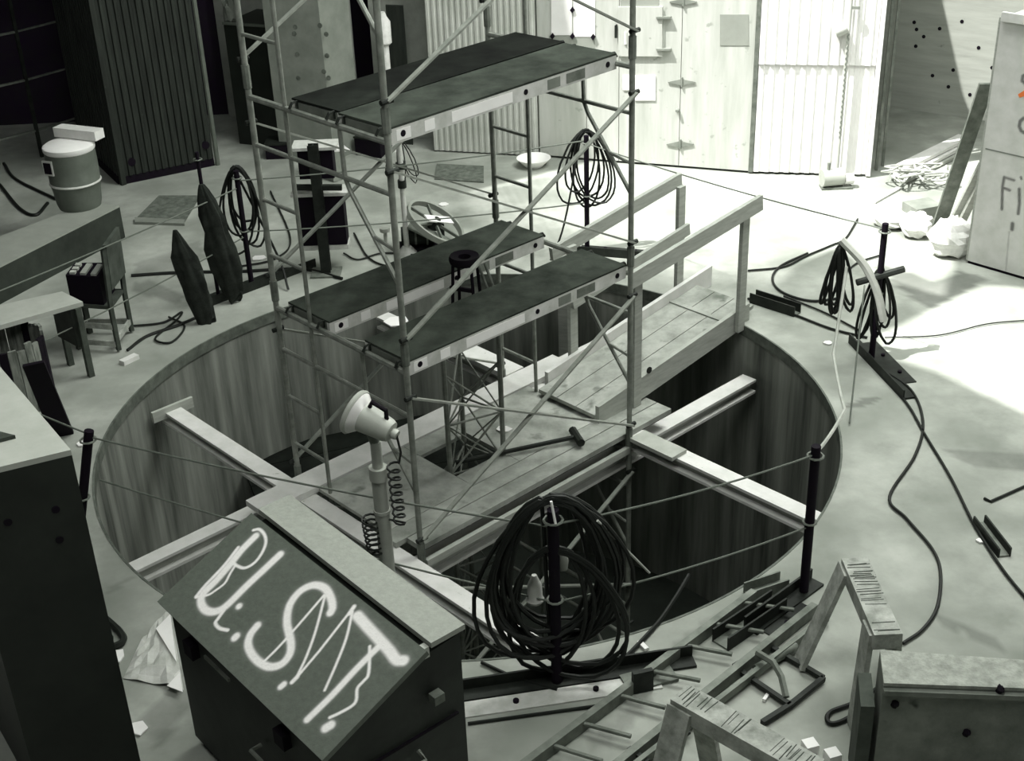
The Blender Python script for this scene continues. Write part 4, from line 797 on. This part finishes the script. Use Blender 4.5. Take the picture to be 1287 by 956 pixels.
part('body', MB().tube(mp_+V(-.12, 0, .14), mp_+V(.22, .02, .14), .1, 14), 'steel', mo, smooth=True); part('base', MB().box(mp_+V(.05, 0, .02), V(.5, 0, 0), V(0, .22, 0), Z*.04), 'black', mo); part('guard', MB().bar(mp_+V(-.02, -.12, .32), mp_+V(.5, -.2, .05), .2, .02), 'steelm', mo)
for k in range(3): part('cover', MB().lathe([(.104, 0), (.104, .02)], mp_+V(-.1+.12*k, 0, .14), V(1, .06, 0), 14), 'steelm', mo)
gp = at(485, 305, 0); solo('pressure_gauge', MB().lathe([(.02, 0), (.02, .12), (.055, .13), (.055, .17), (.02, .175)], gp, Z, 12), 'pole', 'small pale gauge standing left of the stanchion', 'gauge', None, True)
#================================================================== LEFT BACK: SHED, RACK, ODDMENTS
s0 = V(-4.226, 6.034, 0); s1 = V(-3.225, 6.611, 0); sdx = nrm(s1-s0); sdy = V(-sdx[1], sdx[0], 0)
sh = thing('site_container', 'tall dark corrugated steel container behind the grey drum', 'container', (s0+s1)/2+sdy*.9)
part('front_sheet', MB().corr(s0, s1, .1, 3.9, .085, .02), 'shed', sh); part('core', MB().prism([s0+Z*.1+sdy*.02, s1+Z*.1+sdy*.02, s1+sdy*1.8+Z*.1, s0+sdy*1.8+Z*.1], (0, 0, 3.8)), 'shed', sh)
part('side_sheet', MB().corr(s0+sdy*1.8-sdx*.01, s0-sdx*.01, .1, 3.9, .11, .03), 'shed', sh); part('skid', MB().bar(s0+Z*.05+sdy*.05, s1+Z*.05+sdy*.05, .1, .1), 'black', sh); part('skid', MB().bar(s0+Z*.05+sdy*.05, s0+sdy*1.75+Z*.05, .1, .1), 'black', sh)
part('corner_post', MB().bar(s0, s0+Z*3.9, .06, .06, A), 'shed', sh); part('edge_pipe', MB().tube(s1+sdx*.04, s1+sdx*.04+Z*3.9, .03, 8), 'drum', sh, 'pale edge pipe', True)
for x, y in ((165, 203), (258, 182)): part('lift_hole', MB().lathe([(.05, 0), (.05, .022)], onv(x, y, s0, sdx)-V(sdx[1], -sdx[0], 0)*-.0, V(sdx[1], -sdx[0], 0), 12), 'black', sh)
cq = at(486, 150, 0); cq = V(-1.02, 6.9, 0); solo('white_canister', MB().lathe([(.07, 1.35), (.09, 1.37), (.09, 1.62), (.05, 1.68), (.03, 1.74)], cq, Z, 14).lathe([(.05, .0), (.05, 1.36)], cq, Z, 10), 'bag', 'white canister on a short pedestal beside the narrow dark door leaf', 'canister', None, True)
for x, y, k_ in ((775, 38, 0), (787, 46, 1)):
    pq = onw(x, y); solo('hanging_tool', MB().tube(pq+nn*.03+Z*.06, pq+nn*.03-Z*.08, .018, 6).tube(pq+nn*.0+Z*.06, pq+nn*.04+Z*.06, .01, 6), 'steel' if k_ == 0 else 'bag', ['small dark tool hung on the plywood door beside the hatch', 'small pale tool hung just right of the dark one on the plywood door'][k_], 'tool')
# storage rack far left
rk = thing('storage_rack', 'dark storage rack with thin shelf bars at the far left back', 'rack', V(-6.2, 6.6, 0))
q0, q1 = at(53, 197), at(5, 212); q0[2] = q1[2] = 0; rd = V(.1, 1, 0)*.75; rdir = nrm(q1-q0)
lp_ = [at(53, 197), at(-90, 235), at(110, 178)]
for p in lp_: p[2] = 0
for p in lp_[:2]+[lp_[2]]: part('upright', MB().bar(p, p+Z*2.6, .04, .04, A), 'steel', rk)
for z in (.35, 1.0, 1.6, 2.2):
    part('shelf_bar', MB().bar(lp_[0]+Z*z, lp_[1]+Z*z, .03, .025), 'steelm', rk); part('shelf_bar', MB().bar(lp_[0]+Z*z, lp_[2]+Z*z, .03, .02), 'steelm', rk)
sp_ = lp_[0]+Z*2.22; solo('rag_bundle', MB().blob(sp_+V(-.05, 0, .07), .22, .12, .08, 14, 8, .35, 4), 'iron', 'pale rags lying on the storage rack', 'rags')
p = at(103, 165, 0); rp_ = at(105, 168, 0); solo('crumpled_paper', MB().blob(at(104, 172, 0)+Z*.07, .14, .1, .08, 12, 7, .3, 9), 'paper', 'crumpled white paper on the floor left of the container', 'paper')
def crate(x, y, wd, dp, h, label, mt='black', name='equipment_box', rot=0.):
    p = at(x, y, 0); c, s_ = math.cos(rot), math.sin(rot); th = thing(name, label, 'box', p+V(0, dp/2, 0)); ax, ay = V(c, s_, 0), V(-s_, c, 0)
    part('body', MB().box(p+ay*dp/2+Z*(h/2), ax*wd, ay*dp, Z*h), mt, th); part('lid', MB().box(p+ay*dp/2+Z*(h+.01), ax*(wd+.02), ay*(dp+.02), Z*.02), 'steel', th); return th
crate(350, 200, .3, .3, .18, 'black box on the floor at the foot of the concrete column'); crate(463, 197, .38, .35, .22, 'black box right of the concrete column under the upper plank', 'black', 'equipment_box', -.5)
rc = thing('machine_cabinet', 'dark machine cabinet in the recess between container and column', 'cabinet', V(-2.7, 7.6, 0))
part('body', MB().prism([V(-3.05, 7.45, 0), V(-2.35, 7.15, 0), V(-2.05, 7.9, 0), V(-2.75, 8.2, 0)], (0, 0, 1.55)), 'cab', rc); part('top_edge', MB().bar(V(-3.05, 7.43, 1.56), V(-2.35, 7.13, 1.56), .04, .03), 'drum', rc)
solo('white_cloth', MB().blob(V(-2.95, 7.5, 1.75), .1, .08, .2, 12, 8, .35, 6), 'iron', 'pale cloth scraps hanging on the dark machine cabinet', 'cloth')
tb = at(400, 192, 0); solo('white_board', MB().prism([at(384, 183, .35), at(428, 181, .35), at(440, 190, .35), at(398, 192, .35)], (0, 0, .02)), 'paper', 'white board lying behind the upper panel box', 'board')
solo('board_trestle', MB().bar(V(*at(415, 188, .35)[:2], 0), at(415, 188, .345), .3, .2, A), 'col', 'small pale plinth under the white board', 'plinth')
p = at(487, 110, 0); 
solo('dark_door_leaf', MB().prism([V(-1.0, 7.2, 0), V(-.78, 7.12, 0), V(-.78, 7.17, 0), V(-1.0, 7.25, 0)], (0, 0, 1.75)), 'shed', 'narrow dark door leaf beside the grey corrugated door', 'door leaf')
#================================================================== FLOOR PLATES, PAPER, BOWL
def fplate(px, label):
    th = solo('floor_plate', MB().prism([at(x, y, .0)+Z*.002 for x, y in px], (0, 0, .014)), 'plate', label, 'floor plate'); return th
fplate([(170, 277), (232, 280), (252, 247), (200, 247)], 'dark rusty floor plate between the drum and the jackets'); fplate([(546, 226), (608, 230), (608, 210), (549, 207)], 'dark rough floor plate in front of the grey corrugated door')
solo('floor_strip', MB().prism([at(x, y, .0)+Z*.002 for x, y in ((170, 282), (232, 284), (232, 279), (170, 276))], (0, 0, .03)), 'col', 'pale strip along the near edge of the rusty floor plate', 'strip')
bw = at(671, 209, 0); solo('white_basin', MB().lathe([(.1, 0), (.2, .1), (.21, .11), (.19, .1), (.09, .02)], bw, Z, 20), 'paper', 'white basin on the floor before the plywood door', 'basin', None, True)
ps_ = thing('plastic_sheet', 'crumpled translucent sheet on the floor left of the sprayed box', 'sheet', at(185, 840)); 
rnd = random.Random(4); nq = 9; cnr = [at(155, 853), at(231, 868), at(214, 770), at(176, 808)]; vs = []; 
for j in range(nq):
    for i in range(nq):
        u_, v_ = i/(nq-1), j/(nq-1); p = (cnr[0]*(1-u_)+cnr[1]*u_)*(1-v_)+(cnr[3]*(1-u_)+cnr[2]*u_)*v_; vs.append(p+Z*(.006+rnd.uniform(0, .035)*(0 < i < nq-1)))
ms_ = MB().add(vs, [(j*nq+i, j*nq+i+1, (j+1)*nq+i+1, (j+1)*nq+i) for j in range(nq-1) for i in range(nq-1)]); part('film', ms_, 'plastic', ps_)
part('white_corner', MB().prism([at(196, 790, .04), at(214, 772, .04), at(222, 832, .04)], (0, 0, .004)), 'paper', ps_); part('white_corner', MB().prism([at(210, 862, .04), at(226, 845, .04), at(230, 870, .04)], (0, 0, .004)), 'paper', ps_)
scrap(172, 917, 0, .06, 'torn white scrap on the floor between cabinet and sprayed box'); scrap(147, 826, 0, .06, 'white scrap at the foot of the tall cabinet'); scrap(103, 559, 0, .05, 'white scrap behind the left rim post'); scrap(1232, 680, 0, .03, 'tiny white scrap beside the short channel')
scrap(1041, 432, 0, .045, 'white scrap near the end of the rim channel', 'paper', 'paper'); scrap(325, 325, 0, .09, 'white paper cone left of the scaffold legs'); scrap(500, 405, DZ, .13, 'white sheet on the deck seen between the lower planks'); scrap(557, 258, 0, .06, 'white scrap on the floor right of the spoked wheel')
solo('wood_offcut', MB().bar(at(153, 456, .02), at(172, 447, .02), .07, .04), 'woodl', 'pale wooden offcut in front of the chair', 'offcut'); solo('chalk_stick', MB().bar(at(803, 806, .012), at(813, 816, .012), .03, .02), 'paper', 'white stick on the floor near the big coil', 'stick'); solo('chalk_stick', MB().bar(at(960, 880, .012), at(967, 870, .012), .02, .02), 'paper', 'white stick inside the stand-off frame', 'stick')
fe = at(140, 800); solo('cable_shoe', MB().path(spline([at(128, 772, .03), at(150, 792, .03), at(155, 805, .03), at(140, 812, .03), at(138, 800, .03)], 5), .022, 6), 'steel', 'dark curled strap at the foot of the tall cabinet', 'strap', None, True)
#================================================================== RIGHT BACK: PUMP, PIPE, BOARDS, BAGS, LEANING PLANK
pp = at(1045, 236, 0); pu_ = thing('pump', 'small pale pump on the floor in front of the white corrugated door', 'pump', pp)
part('tank', MB().tube(pp+V(-.12, .0, .12), pp+V(.12, .03, .12), .1, 14), 'lamp', pu_, smooth=True); part('outlet', MB().tube(pp+V(.14, .0, .1), pp+V(.24, .0, .1), .06, 10), 'bag', pu_, smooth=True); part('feet', MB().box(pp+V(.05, 0, .012), V(.35, 0, 0), V(0, .15, 0), Z*.024), 'steelm', pu_); part('valve', MB().tube(pp+V(-.05, 0, .2), pp+V(-.05, 0, .3), .02, 8), 'iron', pu_)
p0 = BW[3]+e3*.98+n3*.09; rs_ = thing('riser_pipe', 'thin riser pipe with floats standing against the white corrugated door', 'pipe', p0)
part('pipe', MB().tube(p0, p0+Z*2.6, .02, 8), 'corrg', rs_, smooth=True); part('chain_guard', MB().path([p0+Z*z+n3*.02+e3*(.008 if i % 2 else -.008) for i, z in enumerate(np.arange(.5, 1.7, .03))], .009, 5), 'iron', rs_)
part('float', MB().tube(p0+Z*1.68-e3*.14, p0+Z*1.74-e3*.02, .06, 10), 'corrg', rs_, smooth=True); part('bracket', MB().bar(p0+Z*1.95, p0+Z*1.95+e3*.1, .03, .03), 'iron', rs_)
for i, (x0, y0, x1, y1, zz, mt) in enumerate(((1126, 214, 1212, 172, .13, 'woodl'), (1130, 221, 1214, 178, .08, 'woodl'), (1132, 226, 1214, 186, .03, 'wood'))):
    solo('stacked_board', MB().bar(at(x0, y0, zz), at(x1, y1, zz), .16, .04), mt, ['topmost pale board of the pile beside the recess', 'middle board of the pile beside the recess', 'lowest board of the pile beside the recess'][i], 'board', 'boards piled beside the recess')
rnd = random.Random(8); tw_ = [at(1150, 215, .2)+V(rnd.uniform(-.35, .45), rnd.uniform(-.15, .4), rnd.uniform(-.12, .03)) for _ in range(26)]
solo('wire_tangle', MB().path(spline(tw_, 5), .012, 5), 'cabt', 'tangle of pale wire dumped on the board pile', 'wire', None, True)
solo('short_lath', MB().bar(at(1098, 254, .015), at(1130, 236, .015), .05, .02), 'woodl', 'thin lath on the sunlit floor in front of the board pile', 'lath')
def bag(x, y, rx, ry, rz, label, sd, mt='bag'):
    p = at(x, y, 0); solo('rubbish_bag', MB().blob(p+Z*rz*.94, rx, ry, rz, 16, 10, .13, sd), mt, label, 'bag', 'rubbish bags beside the crate')
bag(1193, 320, .22, .2, .2, 'tied pale rubbish bag touching the crate corner', 21); bag(1150, 296, .17, .17, .13, 'pale bag left of the leaning plank', 22); bag(1120, 284, .2, .18, .09, 'flat pale bag nearest the sunlit floor', 23)
ct = at(1165, 296, 0)+V(.0, .25, 0); solo('cardboard_box', MB().box(ct+Z*.13, V(.3, .1, 0), V(-.08, .25, 0), Z*.26), 'iron', 'grey cardboard carton behind the rubbish bags', 'box')
l0_ = at(1176, 298, 0); kq = k0+kb*.75-ka*.01
solo('leaning_plank', MB().bar(l0_+Z*.03, onv(1240, 105, k0-ka*.12, kb), .03, .14, V(1, 0, 0)), 'steelm', 'broad dark plank leaning against the crate side', 'plank')
for i, (x, y, x2, y2, lb) in enumerate(((1190, 296, 1235, 205, 'pale lath leaning next to the broad dark plank'), (1200, 300, 1237, 222, 'second pale lath leaning nearest the crate'))):
    solo('leaning_lath', MB().bar(at(x, y, 0)+Z*.03, onv(x2, y2, k0-ka*.04, kb), .03, .07, V(1, 0, 0)), 'wood', lb, 'lath', 'laths leaning on the crate side')
